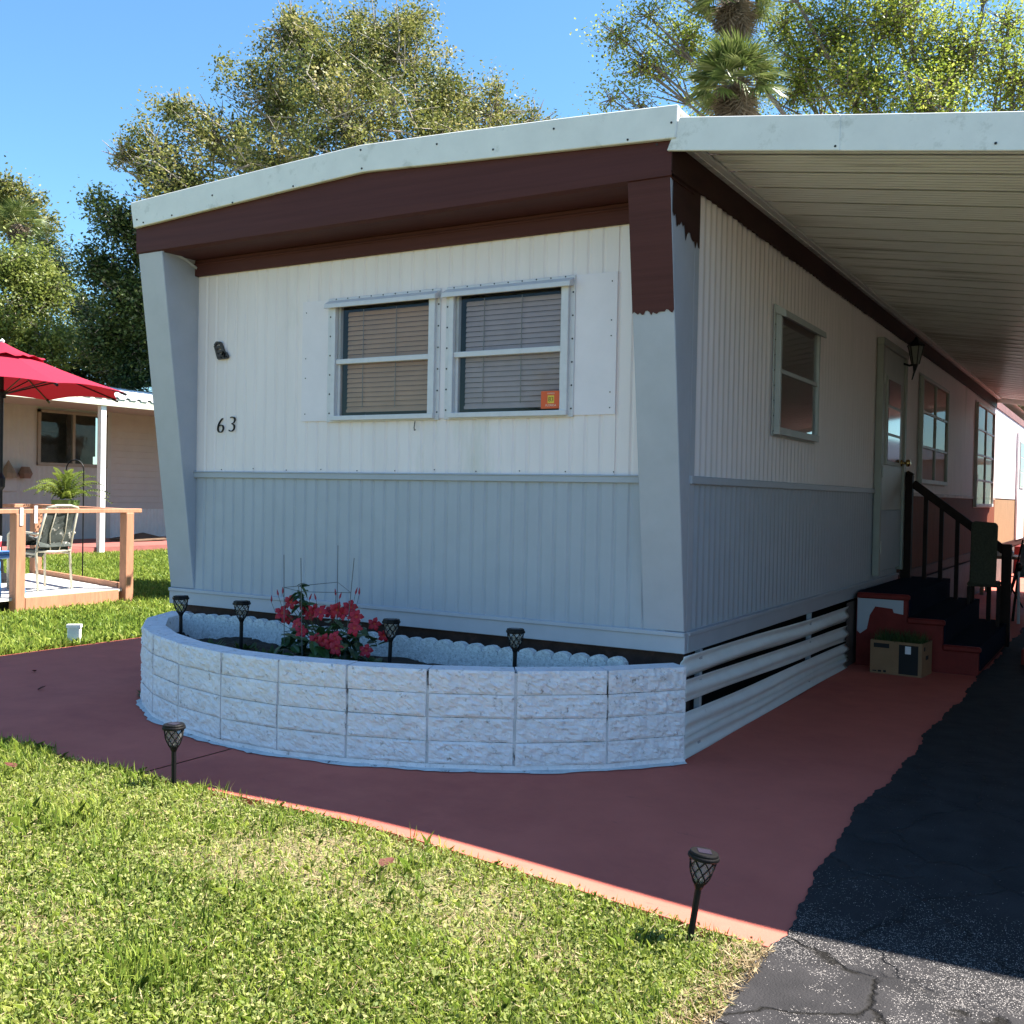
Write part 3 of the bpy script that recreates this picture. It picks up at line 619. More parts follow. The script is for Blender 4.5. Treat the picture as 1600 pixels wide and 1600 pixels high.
for i in range(NP-1):
    a, b = Vector(OUT[i]), Vector(OUT[i+1]); ia, ib = inner(i), inner(i+1); d = (b-a).normalized(); n = Vector((d.y, -d.x))
    if (a-ia).dot(n) < 0: n = -n
    g = .006
    for c in range(4):
        z0, z1 = ZC[c]+.001+.0015*r.random(), ZC[c+1]-.001-.0015*r.random()
        if c == 3: z1 = .468+.004*r.random()
        mb = MB(); nu, nv = 26, 10; rows = []; gl, gr_ = .006+.016*r.random(), .006+.016*r.random(); nof = Vector((i*3.7, c*5.1, 1.3))
        push = .003+.005*r.random(); sk = .003*(r.random()-.5)
        for q in range(nv+1):
            row = []
            for p in range(nu+1):
                u, v = p/nu, q/nv
                base = a+(b-a)*(gl+(1-gl-gr_)*u)
                eu, ev = min(u, 1-u), min(v, 1-v)
                e = min(1, eu*16)*min(1, ev*9)
                q3 = Vector((u*9, v*3.2, 0))+nof; nn = mnoise.fractal(q3, 1.0, 2.2, 4); nr = abs(mnoise.noise(q3*2.1))
                dsp = push+e*(.006+.010*nn-.010*nr)-(0 if e > 0 else .001)
                row.append((base.x+n.x*dsp, base.y+n.y*dsp, z0+(z1-z0)*v))
            rows.append(row)
        rows = [[(p_[0], p_[1], p_[2]+sk*(p/nu-.5)*(1 if q < nv else .3)) for p, p_ in enumerate(rw)] for q, rw in enumerate(rows)]
        mb.grid(rows)
        # top, inner, ends
        ja, jb = ia+(ib-ia)*g, ia+(ib-ia)*(1-g)
        o = len(mb.v); m0 = nu+1
        bo = [nv*m0+p for p in range(m0)]
        mb.v += [(ja.x, ja.y, z1), (jb.x, jb.y, z1), (ja.x, ja.y, z0), (jb.x, jb.y, z0)]
        mb.f.append(tuple(bo)+(o+1, o)); mb.f.append((o, o+1, o+3, o+2))
        mb.f.append(tuple(q*m0 for q in range(nv+1))+(o, o+2)); mb.f.append(tuple(q*m0+nu for q in range(nv+1))+(o+1, o+3))
        ppt('block', mb, BLOCKM)
m = MB()      # recessed mortar core and the footing course
po = [Vector(OUT[i])+(inner(i)-Vector(OUT[i]))*.022 for i in range(NP)]; pi_ = [Vector(OUT[i])+(inner(i)-Vector(OUT[i]))*.9 for i in range(NP)]
m.grid([[(p.x, p.y, .46) for p in po], [(p.x, p.y, 0.0) for p in po]]); m.grid([[(p.x, p.y, .46) for p in po], [(p.x, p.y, .46) for p in pi_]]); m.grid([[(p.x, p.y, .46) for p in pi_], [(p.x, p.y, .0) for p in pi_]])
ppt('mortar', m, mat('painted_mortar', (.62, .59, .60), .85, .15, 20, 1.0, 60, stretch=(1, 1, .5), col2=(.05, .04, .035), thr=(9, .54, .62)))
# footing with spilled white paint on the walk
m = MB(); r = rng(4); dense = []
for i in range(NP-1):
    for t in np.linspace(0, 1, 10, endpoint=False): dense.append((Vector(OUT[i])*(1-t)+Vector(OUT[i+1])*t, inner(i)*(1-t)+inner(i+1)*t))
o1 = [p for p, q in dense]; w_ = [.02+.02*r.random()+.01*math.sin(i*.5) for i in range(len(dense))]
o2 = [p+(p-q).normalized()*w for (p, q), w in zip(dense, w_)]
m.grid([[(p.x, p.y, h1(p.x, p.y)+.012) for p in o1], [(p.x, p.y, h1(p.x, p.y)+.004) for p in o2]])
ppt('paint_overspray', m, mat('spilled_white_paint', (.55, .56, .57), .7, .15, 20, col2=(.05, .04, .04), thr=(18, .58, .66)), fix=False)
m = MB(); m.grid([[(p.x, p.y, .03) for p in [Vector(OUT[i])+(Vector(OUT[i])-inner(i))*.02 for i in range(NP)]], [(p.x, p.y, -.01) for p in [Vector(OUT[i])+(Vector(OUT[i])-inner(i))*.06 for i in range(NP)]]])
ppt('footing', m, BLOCKM)
# soil
m = MB(); r = rng(9); ip = [inner(i, .11) for i in range(NP)]
rows = []
for q in range(13):
    t = q/12; rows.append([(p.x*(1-t)+(p.x*.98-.02)*t, p.y*(1-t)+.02*t, .335+.02*math.sin(p.x*5+t*4)+.02*r.random()) for p in [Vector(OUT[i])*.0+inner(i)*1.0 for i in range(NP)]])
dense_rows = []
for row in rows:
    rr = []
    for i in range(len(row)-1):
        for t in np.linspace(0, 1, 6, endpoint=False): rr.append(tuple(row[i][k]*(1-t)+row[i+1][k]*t+(.018*(r.random()-.5) if k == 2 else 0) for k in range(3)))
    rr.append(row[-1]); dense_rows.append(rr)
m.grid(dense_rows); ppt('soil', m, SOIL, fix=False)

# scalloped edging pieces
SCM = mat('white_rough_concrete', (.70, .70, .70), .9, .25, 60, 1.0, 140, col2=(.25, .24, .23), thr=(70, .55, .7))
SCL = ['farthest from the driveway', 'second from the far end', 'middle piece behind the red flowers', 'second from the driveway end', 'nearest the driveway']
def scallop():
    poly = [(-.31, .30), (.31, .30)]
    for k in range(6):
        cx = .31-.0517-k*.1033
        for t in np.linspace(-.1, math.pi+.1, 8): poly.append((cx+.0517*math.cos(t), .432+.045*math.sin(t)))
    m = MB(); m.prism(poly, 1, -.026, .026); return m
for i in range(5):
    x = -3.09+i*.632
    o = obj('edging_block', scallop(), SCM, loc=(x, -.12-(.02 if i in (1, 3) else 0), .012*(i < 2)+.002*i), rot=(R(-2), R((-1.5, .5, 1, .4, -.6)[i]), R((3, -1, 1.5, -1.2, .5)[i])), bevel=.006)
    tag(o, 'white scalloped concrete edging in the planter, '+SCL[i], 'garden edging', 'scalloped edging along the back of the planter')

# ------------------------------------------------------------------ solar lamps
GLB = bpy.data.materials.new('lamp_globe'); GLB.use_nodes = True
nt = GLB.node_tree; b = nt.nodes['Principled BSDF']; b.inputs['Base Color'].default_value = (.40, .39, .36, 1); b.inputs['Roughness'].default_value = .12; b.inputs['Alpha'].default_value = .34; b.inputs['Specular IOR Level'].default_value = .25
nz = nt.nodes.new('ShaderNodeTexNoise'); nz.inputs['Scale'].default_value = 60; bp = nt.nodes.new('ShaderNodeBump'); bp.inputs['Strength'].default_value = .4; bp.inputs['Distance'].default_value = .004
nt.links.new(nz.outputs[0], bp.inputs['Height']); nt.links.new(bp.outputs[0], b.inputs['Normal'])
SOLAR = mat('solar_cell', (.03, .025, .04), .2, .2)
def gr(z):     # globe radius at height z (0..095)
    t = z/.085; return .013+.027*math.sin(min(1, t)*math.pi/2)**.72
def make_lamp(nseg, label, group):
    t = thing('solar_lamp', label, 'garden lamp', group=group)
    m = MB(); m.tube([(0, 0, -.05), (0, 0, .18)], .0105, 8); m.lathe([(.0105, .165), (.016, .177), (.016, .184), (.012, .19)], 10); obj('stake', m, CAPM, t, smooth=False)
    m = MB(); m.lathe([(gr(z)-.002, .18+z) for z in np.linspace(0, .085, 9)], 16, cap=False); obj('globe', m, GLB, t, smooth=True)
    m = MB()
    for k in range(8):
        for sgn in (1, -1):
            pts = []
            for z in np.linspace(0, .085, 8):
                a = 2*math.pi*k/8+sgn*z/.085*math.pi*.52; rr = gr(z)+.001; pts.append((rr*math.cos(a), rr*math.sin(a), .18+z))
            m.tube(pts, .0021, 4, cap=False)
    obj('lattice', m, CAPM, t)
    m = MB(); m.lathe([(.036, .262), (.048, .263), (.050, .266), (.050, .272), (.0485, .275), (.0455, .2755), (.0455, .281), (.0435, .2845), (.038, .285)], nseg)
    c = obj('cap', m, CAPM, t)
    m = MB(); m.box(-.021, .021, -.021, .021, .285, .2868); obj('solar_cell', m, SOLAR, c)
    return t
LG = 'solar stake lamps around the planter and walk'
lampA = make_lamp(24, 'black solar stake lamp tilted at the lawn edge beside the driveway', LG)
lampA.location = (.748, -1.824, -.093); lampA.rotation_euler = (Matrix.Rotation(R(8), 3, cu.cross(cr2))@Matrix.Rotation(.5, 3, 'Z')).to_euler()
lampB = dup(lampA); lampB['label'] = 'black solar stake lamp standing at the lawn edge in front of the planter wall'
lampB.location = (-1.641, -1.757, -.015); lampB.rotation_euler = (0, R(-1), .2)
lampC = make_lamp(8, 'solar lamp in the planter nearest the driveway', LG)
lampC.location = (-.756, -.365, .332); lampC.rotation_euler = (0, R(.5), .3)
for (x, y, z, l, rot) in [(-1.42, -.524, .344, 'solar lamp in the planter just beside the red flowers', (R(1), R(1), .9)),
                          (-2.382, -.625, .381, 'solar lamp in the planter on the far side of the red flowers', (0, 0, .1)),
                          (-2.906, -.586, .372, 'solar lamp at the far end of the planter', (0, R(-1), .6))]:
    c = dup(lampC); c['label'] = l; c.location = (x, y, z); c.rotation_euler = rot

# ------------------------------------------------------------------ flowering plant and wire cage
def set_tint(me, vals):
    a = me.attributes.new('tint', 'FLOAT', 'POINT'); a.data.foreach_set('value', np.asarray(vals, dtype=np.float32))
PLEAF = leafmat('glossy_plant_leaf', [(.012, .03, .012), (.03, .07, .02), (.05, .10, .03)], .15, .3, .5)
fl = thing('flowering_plant', 'dark leaved plant with red trumpet flowers climbing a wire cage', 'plant', (-1.86, -.50, .33))
m = MB(); r = rng(33); tips = []
for k in range(16):
    a = r.random()*6.28; rr = .08+.26*r.random(); hz = .12+.20*r.random(); p1 = (.35*rr*math.cos(a), .35*rr*math.sin(a), hz*.5); p2 = (1.1*rr*math.cos(a), .7*rr*math.sin(a), hz)
    m.tube([(0, 0, 0), p1, p2], [.004, .003, .0018], 5); tips.append((p1, p2))
m.tube([(-.05, 0, .15), (-.17, -.02, .30), (-.20, -.02, .43)], [.003, .002, .0015], 5)
obj('stems', m, mat('vine_stem', (.05, .06, .025), .7), fl)
def leaf_mesh(L, Wd, cv=.25):
    m = MB(); rows = []
    for t in np.linspace(0, 1, 5):
        w = Wd*math.sin(math.pi*min(.97, .06+t*.94))**.8; z = -cv*L*t*t
        rows.append([(-w, t*L, z+.15*w), (0, t*L, z-.1*w), (w, t*L, z+.15*w)])
    m.grid(rows); me = m.mesh('leaf'); set_tint(me, [r.random()*.2+.3]*len(me.vertices)); return me
lms = []
for q in range(4):
    me = leaf_mesh(.055+.012*q, .016+.004*q); me.attributes['tint'].data.foreach_set('value', np.full(len(me.vertices), .15+.28*q, np.float32)); me.materials.append(PLEAF); lms.append(me)
for k in range(250):
    if k < 22:      # the tall sprig
        t = .35+.65*r.random(); c = (-.12-.09*t+.02*r.random(), -.02+.03*(r.random()-.5), .22+.215*t)
    else:
        a = r.random()*6.28; q = r.random()**.6; c = (.31*q*math.cos(a)+.02, .2*q*math.sin(a), .03+.25*r.random()*(1-.4*q))
    obj('leaf', lms[k % 4], None, fl, loc=c, rot=(r.uniform(-.9, .6), r.uniform(-.6, .6), r.random()*6.28))
PET = mat('red_petal', (.36, .007, .022), .6, .2, 20); THR = mat('orange_throat', (.42, .035, .012), .6)
m = MB()
for k in range(5):
    a = k*2*math.pi/5; u = Vector((math.cos(a), math.sin(a), 0)); v = Vector((-math.sin(a), math.cos(a), 0)); vs = []
    for (rr, w, z) in ((.006, .005, .0), (.017, .0135, .006), (.029, .0165, .006), (.045, .002, -.006)): vs += [tuple(u*rr-v*w*.75+Vector((0, 0, z))), tuple(u*rr+Vector((0, 0, z+.002))), tuple(u*rr+v*w*1.15+Vector((0, 0, z+.003)))]
    m.add(vs, [(i*3+j, i*3+j+1, i*3+j+4, i*3+j+3) for i in range(3) for j in range(2)])
m.lathe([(.008, .001), (.006, -.02), (.004, -.045)], 6); flm = m.mesh('flower'); flm.materials.append(PET)
m = MB(); m.lathe([(.009, .003), (.002, -.006)], 6); thm = m.mesh('throat'); thm.materials.append(THR)
cy = Vector(CAM)
# bloom places (x, z) across the face of the bush
for (x, z, dy) in [(-2.129, .665, 0), (-2.148, .607, -.05), (-2.142, .576, -.02), (-1.976, .567, -.12), (-1.925, .532, -.14), (-2.02, .63, 0), (-1.934, .639, -.03), (-1.871, .631, -.05), (-1.764, .652, -.04), (-1.849, .63, .02), (-1.709, .667, 0), (-1.616, .627, -.06), (-1.674, .63, -.02), (-1.595, .572, -.1), (-1.581, .582, .05), (-1.553, .517, .1), (-1.804, .496, -.16), (-1.734, .5, -.17), (-1.661, .521, -.18), (-1.63, .476, -.2), (-1.678, .494, -.19), (-1.532, .458, -.08), (-1.974, .607, -.02), (-1.74, .635, -.02)]:
    p = Vector((x, -.50+dy, z)); d = Vector((.45+r.uniform(-.5, .5), -.8, .25+r.uniform(-.5, .4))).normalized()
    o = obj('flower', flm, None, fl, loc=p-Vector((-1.86, -.5, .33))); o.rotation_euler = d.to_track_quat('Z', 'Y').to_euler(); s = r.uniform(.8, 1.1); o.scale = (s, s, s)
    obj('throat', thm, None, o)
m = MB(); m.lathe([(.001, 0), (.006, .012), (.005, .022), (.001, .04)], 6); bum = m.mesh('bud'); bum.materials.append(mat('dark_red_bud', (.3, .02, .04), .5))
bs = MB()
for (x, z) in [(-2.23, .712), (-2.179, .751), (-2.146, .764), (-1.904, .745), (-1.766, .779), (-1.743, .763), (-1.635, .794), (-1.609, .793), (-1.954, .742), (-2.013, .695)]:
    p = Vector((x, -.55, z-.05))-Vector((-1.86, -.5, .33)); obj('bud', bum, None, fl, loc=p, rot=(r.uniform(-.3, .3), r.uniform(-.5, .5), 0)); bs.tube([p, p*.85+Vector((0, 0, -.06)), p*.5], .0014, 4)
obj('bud_stalks', bs, bpy.data.materials['vine_stem'], fl)
cg = thing('plant_cage', 'thin wire plant cage standing among the red flowers', 'plant support', (-1.86, -.5, .33))
WIRE = mat('galvanised_wire', (.10, .10, .10), .5, .2)
legs = [((-.31, -.02, .60), (-.22, -.1, -.03)), ((.09-.18, .18, .655), (-.02, .10, -.03)), ((-.06, -.16, .60), (.0, -.20, -.03)), ((.19, -.02, .605), (.16, -.06, -.03))]
def lp(i, z): a, b = Vector(legs[i][0]), Vector(legs[i][1]); t = (z-b.z)/(a.z-b.z); return b+(a-b)*t
for a, b in legs: m = MB(); m.tube([a, b], .0022, 5); obj('leg', m, WIRE, cg)
for z in (.42, .18): m = MB(); m.tube([lp(0, z), lp(1, z+.03), lp(3, z), lp(2, z), lp(0, z)], .0018, 5); obj('ring', m, WIRE, cg)
# weeds
WEED = leafmat('weed_leaf', [(.04, .07, .02), (.09, .13, .03)], .3)
def weed(loc, s, lab, n=60):
    m = MB(); r = rng(int(loc[0]*97))
    for k in range(n):
        a = r.random()*6.28; L = s*(.4+.6*r.random()); p = Vector((.3*s*r.random()*math.cos(a), .3*s*r.random()*math.sin(a), 0)); q = p+Vector((L*.6*math.cos(a), L*.6*math.sin(a), L*.6*r.random())); w = Vector((-math.sin(a), math.cos(a), 0))*s*.09
        m.add([p-w*.3, (p+q)/2-w, q, (p+q)/2+w], [(0, 1, 2, 3)])
    me = m.mesh('weed'); set_tint(me, np.repeat(np.random.RandomState(1).rand(n), 4)); o = obj('weed', me, WEED, loc=loc); tag(o, lab, 'weed', 'weeds on the red walk')
weed((-3.30, -.50, .0), .09, 'small weed tuft at the foot of the planter far end'); weed((-3.45, -.36, .0), .08, 'small weed tuft on the red walk away from the planter foot')
for (x, y, s, wl_) in [(-2.7, -.55, .12, 'between the two farthest solar lamps'), (-2.55, -.42, .1, 'in front of the farthest scalloped edging'), (-2.2, -.6, .13, 'just left of the red flowers'), (-2.05, -.78, .1, 'against the wall below the red flowers'), (-1.2, -.5, .08, 'between the two nearest solar lamps'), (-1.0, -.25, .07, 'in front of the nearer scalloped edging')]:
    m = MB(); r = rng(int(x*50))
    for k in range(40):
        a = r.random()*6.28; p = Vector((.5*s*r.random()*math.cos(a), .5*s*r.random()*math.sin(a), 0)); q = p+Vector((.5*s*math.cos(a), .5*s*math.sin(a), s*.6*r.random())); w = Vector((-math.sin(a), math.cos(a), 0))*s*.14
        m.add([p-w*.3, (p+q)/2-w, q, (p+q)/2+w], [(0, 1, 2, 3)])
    me = m.mesh('planter_weed'); set_tint(me, np.repeat(np.random.RandomState(2).rand(40)*.6, 4)); o = obj('planter_weed', me, WEED, loc=(x, y, .345)); tag(o, 'low green weed in the planter soil, '+wl_, 'weed', 'weeds in the planter soil')

# fallen leaves
FLM = mat('fallen_leaf', (.09, .025, .015), .8, .3, 20)
fm = MB(); fm.grid([[(-.012, 0, .006), (0, 0, 0), (.012, 0, .007)], [(-.022, .025, .012), (0, .025, .002), (.02, .025, .01)], [(-.004, .06, .012), (0, .06, .008), (.004, .06, .012)]]); fme = fm.mesh('fallen_leaf'); fme.materials.append(FLM)
for k, (x, y, l) in enumerate([(-.28, -2.06, 'curled red brown leaf lying on the bare lawn patch'), (-2.35, -2.02, 'red brown leaf lying on the lawn beyond the planter lamp'), (-4.6, -.35, 'dark leaf on the walk nearest the left lawn'), (-4.0, -.75, 'dark leaf on the walk towards the front grass')]):
    o = obj('fallen_leaf', fme, None, loc=(x, y, h1(x, y)+(.03 if y < -1.8 else .002)), rot=(.1*k, 0, 1.9*k)); o.scale = (.8, .8, .8) if k > 1 else (1.3, 1.1, 1); tag(o, l, 'leaf', 'fallen leaves')
# ------------------------------------------------------------------ things along the home: steps, box, railing, chairs
stp = thing('front_steps', 'dark carpeted concrete steps with red painted edges below the side door', 'steps', (.45, 4.5, 0)); SO = Vector((.45, 4.5, 0))
def sp(name, mb, m, **k): return obj(name, mb, m, stp, loc=-SO, **k)
TR = [(.05, .43, .0, .575), (.43, .69, .0, .40), (.69, .945, .0, .215)]
m = MB()
for a, b, z0, z1 in TR: m.box(a, b, 3.62, 5.75, z0, z1-.04)
sp('step_block', m, REDP)
for i, (a, b, z0, z1) in enumerate(TR): m = MB(); m.box(a, b+.015, 3.60, 3.66, z1-.045, z1); sp('nosing', m, REDP, bevel=.012)
m = MB()
for a, b, z0, z1 in TR: m.box(a, b+.012, 3.662, 5.75, z1-.04, z1+.004); m.box(b+.001, b+.010, 3.662, 5.75, max(0, z1-.18), z1-.04)
sp('carpet', m, CARPET)
m = MB(); m.add([(.055, 3.6185, .53), (.40, 3.6185, .53), (.40, 3.6185, .42), (.33, 3.6185, .43), (.32, 3.6185, .46), (.19, 3.6185, .47), (.15, 3.6185, .40), (.13, 3.6185, .29), (.08, 3.6185, .25), (.055, 3.6185, .27)], [tuple(range(10))]); sp('grey_paint', m, GRAY)
ra = thing('stair_railing', 'dark brown wooden railing beside the steps', 'railing', (.1, 5.6, .575)); RO = Vector((.1, 5.6, .575))
def rp_(name, mb, m, **k): return obj(name, mb, m, ra, loc=-RO, **k)
m = MB(); m.box(.03, .12, 5.5, 5.59, .575, 1.55); rp_('post', m, DARKWOOD, bevel=.006)
m = MB(); m.lathe([(.05, 0), (.055, .01), (.03, .025), (.0, .04)], 8, (.075, 5.545, 1.55)); rp_('post_cap', m, DARKWOOD)
m = MB(); m.box(.90, .98, 5.5, 5.59, .0, .93); rp_('post', m, DARKWOOD, bevel=.006)
m = MB(); m.beam((.12, 5.545, 1.47), (.92, 5.545, .87), .05, .075); rp_('handrail', m, DARKWOOD, bevel=.006)
for i in range(5):
    x = .24+i*.14; zt = 1.47-(x-.12)*.75; zb = .575 if x < .43 else (.40 if x < .69 else .215); m = MB(); m.box(x-.018, x+.018, 5.527, 5.563, zb, zt-.03); rp_('baluster', m, DARKWOOD)
# cardboard box of seedlings
bx = thing('cardboard_box', 'cardboard box with a dark printed panel filled with green seedlings', 'box', (.226, 3.30, 0), R(-6))
BW, BD, BH = .378, .27, .25
m = MB(); t = .004; m.box(0, BW, 0, t, 0, BH); m.box(0, BW, BD-t, BD, 0, BH); m.box(0, t, t, BD-t, 0, BH); m.box(BW-t, BW, t, BD-t, 0, BH); m.box(t, BW-t, t, BD-t, 0, .004); obj('carton', m, CARDB, bx)
PRN = mat('black_print', (.012, .012, .013), .8, .1)
m = MB(); m.box(BW*.56, BW*.93, -.0012, -.0004, .012, BH-.02); obj('printed_panel', m, PRN, bx)
m = MB(); m.box(.025, .14, -.0012, -.0004, BH-.055, BH-.022); m.box(.02, .05, -.0012, -.0004, .014, .022); m.box(.06, .085, -.0012, -.0004, .012, .026); m.box(.1, .12, -.0012, -.0004, .012, .028); obj('printed_panel', m, PRN, bx)
m = MB(); m.box(BW*.68, BW*.79, -.0025, -.0015, BH-.085, BH-.028); obj('white_sticker', m, mat('white_paper', (.7, .7, .72), .8), bx)
m = MB(); m.box(BW+.0004, BW+.0012, .10, .17, .12, .15); m.box(BW+.0004, BW+.0012, .05, .08, .19, .22); obj('handle_hole', m, PRN, bx)
n = 700; rs = np.random.RandomState(3); m = MB()
for k in range(n):
    p = Vector((rs.uniform(.02, BW-.02), rs.uniform(.02, BD-.02), .19)); q = p+Vector((rs.normal(0, .03), rs.normal(0, .03), rs.uniform(.06, .15))); w = Vector((rs.normal(), rs.normal(), 0)).normalized()*.005
    m.add([p-w, p+w, q], [(0, 1, 2)])
me = m.mesh('seedlings'); set_tint(me, np.repeat(rs.rand(n)*.6, 3)); obj('seedlings', me, WEED, bx, kind='stuff')
# high backed woven chair
hc = thing('patio_chair', 'dark woven high back chair standing on the steps before the railing', 'chair', (.80, 5.12, .2195), R(4)); hc.scale = (.66, .72, .80)
WOV = mat('olive_woven_back', (.05, .048, .03), .9, .35, 60, .6, 120)
m = MB(); m.prism([(-.17, .46), (.15, .44), (.16, 1.10), (.14, 1.135), (-.13, 1.15), (-.165, 1.12)], 1, -.09, -.04); obj('backrest', m, WOV, hc, bevel=.015)
m = MB(); m.box(-.2, .2, -.05, .40, .43, .48); obj('seat', m, WOV, hc, bevel=.015)
for x in (-.18, .18):
    for y in (-.03, .37): m = MB(); m.box(x-.02, x+.02, y-.02, y+.02, 0, .43); obj('leg', m, DARKWOOD, hc)
# table, folding chair, tripod, stoop, curb
tb = thing('side_table', 'small brown wooden table by the sunlit end of the wall', 'table', (.36, 11.6, 0))
m = MB(); m.box(-.3, .42, -.35, .35, .52, .56); obj('table_top', m, mat('worn_brown_wood', (.22, .14, .09), .6, .2), tb)
for x in (-.26, .38):
    for y in (-.3, .3): m = MB(); m.box(x-.025, x+.025, y-.025, y+.025, 0, .52); obj('leg', m, bpy.data.materials['worn_brown_wood'], tb)
for x in (-.05, .1): o = obj('jar', MB().lathe([(.04, 0), (.042, .06), (.03, .075), (.03, .09)], 10), mat('white_jar', (.7, .68, .65), .3), loc=(.36+x, 11.3, .56)); tag(o, 'small white jar on the brown table, '+('nearer the wall' if x < 0 else 'farther from the wall'), 'jar', 'white jars on the brown table')
fc = thing('folding_chair', 'grey cloth chair with black frame on the carport floor', 'chair', (.95, 9.4, 0), R(-15))
m = MB(); m.add([(-.25, 0, .40), (.3, 0, .40), (.3, .12, .80), (-.25, .12, .80)], [(0, 1, 2, 3)]); m.add([(-.25, 0, .40), (.3, 0, .40), (.3, -.4, .42), (-.25, -.4, .42)], [(0, 1, 2, 3)]); obj('sling', m, mat('grey_cloth', (.16, .17, .17), .9, .15), fc, solid=.012)
for a, b in [((-.25, .14, .85), (-.25, -.35, 0)), ((.3, .14, .85), (.3, -.35, 0)), ((-.25, -.42, .42), (-.25, .2, 0)), ((.3, -.42, .42), (.3, .2, 0))]: m = MB(); m.tube([a, b], .012, 6); obj('leg', m, BLACKM, fc)
tr = thing('tripod', 'black tripod stand with a silver leg at the edge of the carport', 'tripod', (.86, 7.75, 0))
for a, c in (((-.16, -.05, 0), BLACKM), ((.02, -.12, 0), mat('silver_leg', (.5, .5, .52), .4)), ((-.06, .14, 0), BLACKM)): m = MB(); m.tube([(0, 0, .60), a], [.012, .016], 6); obj('leg', m, c, tr)
m = MB(); m.lathe([(.02, .56), (.035, .6), (.035, .63), (.015, .66)], 8); obj('head', m, BLACKM, tr)
sb = thing('far_stoop', 'dark red concrete stoop under the far white door', 'steps', (.5, 17.6, 0))
m = MB(); m.box(-.48, .55, -.7, .9, 0, .50); obj('stoop_block', m, REDP, sb); m = MB(); m.box(.55, .9, -.7, .9, 0, .25); obj('step_block', m, REDP, sb)
cb = thing('low_curb', 'low dark red concrete curb beyond the steps at the driveway edge', 'curb', (1.5, 5.2, 0))
m = MB(); m.box(-.33, .75, -.8, .7, 0, .13); obj('curb_block', m, REDP, cb, bevel=.01)

# ------------------------------------------------------------------ yard: deck, umbrella, chair, stool, fern
dk = thing('deck', 'small raised garden deck with orange timber posts and rails', 'deck', (-9.0, 2.5, 0)); DO = Vector((-9.0, 2.5, 0))
A = Vector((-7.78, 1.68)); B = Vector((-7.84, 3.07)); E2 = Vector((-2.5, .62)); Dp = A+E2; Cp = B+E2
def dp(name, mb, m, **k): return obj(name, mb, m, dk, loc=-DO, **k)
def V3(p, z): return Vector((p.x, p.y, z))
AL = A+(A-B)*1.2; DL = AL+E2
for p in (A, B, Cp, Dp, AL, DL):
    m = MB(); m.box(p.x-.055, p.x+.055, p.y-.055, p.y+.055, -.02, 1.0); dp('post', m, WOOD, bevel=.006)
ov = (B-A).normalized()*.17
for p, q in ((AL-ov, B+ov), (DL, Cp+ov*.4)): m = MB(); m.beam(V3(p, 1.022), V3(q, 1.022), .1, .045); dp('rail', m, WOOD, bevel=.004)
m = MB(); m.beam(V3(B, 1.024)+Vector((-.05, 0, 0)), V3(Cp, 1.024), .1, .04); dp('rail', m, WOOD, bevel=.004)
m = MB(); m.beam(V3(A-Vector((0, .0)), .075)+Vector((.03, .06, 0)), V3(B, .075)+Vector((.03, -.14, 0)), .04, .14); dp('edge_board', m, WOOD, bevel=.004)
m = MB(); m.beam(V3(B, .17)+Vector((-.12, .0, 0)), V3(Cp, .17), .045, .07); dp('edge_board', m, WOOD, bevel=.004)
DKM = mat('pale_deck_boards', (.62, .60, .56), .7, .1, 6, .1)
nb = 18
for i in range(nb):
    s = AL+E2*(i/nb); e = B-(B-A).normalized()*.06+E2*(i/nb); s2, e2 = AL+E2*((i+.95)/nb), e+E2*(.95/nb)
    m = MB(); m.add([V3(s, .145), V3(e, .145), V3(e2, .145), V3(s2, .145), V3(s, .12), V3(e, .12), V3(e2, .12), V3(s2, .12)], [(0, 1, 2, 3), (7, 6, 5, 4), (0, 4, 5, 1), (1, 5, 6, 2), (2, 6, 7, 3), (3, 7, 4, 0)]); dp('deck_board', m, DKM)
m = MB()
for p in (V3(A, .98), V3(A+(B-A)*.12, 1.0)): m.box(p.x+.056, p.x+.062, p.y-.018, p.y+.018, p.z-.10, p.z+.08)
dp('bracket', m, ALU)
# umbrella
UC = Vector((-9.55, 2.66, 0)); um = thing('umbrella', 'red market umbrella with black pole over the deck', 'umbrella', UC)
REDC = leafmat('red_canopy_cloth', [(.45, .035, .07), (.45, .035, .07)], .35, .8, .1)
um_n, RR = 8, 1.42; a0 = YAW+R(3)
def cone_cloth(r0, r1, z0, z1, sag, nn=6, scal=0):
    m = MB()
    for k in range(um_n):
        b0, b1 = a0+2*math.pi*k/um_n, a0+2*math.pi*(k+1)/um_n; rows = []
        for j in range(6):
            t = j/5; row = []
            for i in range(nn+1):
                u = i/nn; ed = math.sin(math.pi*u)
                x = (math.cos(b0)*(1-u)+math.cos(b1)*u); y = (math.sin(b0)*(1-u)+math.sin(b1)*u); rad = r0+(r1-r0)*t
                z = z0+(z1-z0)*t+sag*ed*t*(1.0)-.02*math.sin(math.pi*t)
                if scal and j == 5: z += scal*math.sin(u*math.pi*4)
                pull = 1-.05*ed*t
                row.append((x*rad*pull, y*rad*pull, z))
            rows.append(row)
        m.grid(rows)
    return m
c = obj('canopy', cone_cloth(.22, RR, 2.83, 2.40, .04), REDC, um, solid=.004, smooth=False); c.data.attributes.new('tint', 'FLOAT', 'POINT')
c = obj('vent', cone_cloth(.02, .5, 2.95, 2.76, .02, 8, .012), REDC, um, solid=.004); c.data.attributes.new('tint', 'FLOAT', 'POINT')
m = MB(); m.tube([(0, 0, .14), (0, 0, 2.93)], .024, 10); m.lathe([(.024, 1.22), (.05, 1.26), (.055, 1.36), (.024, 1.42)], 10); obj('pole', m, BLACKM, um)
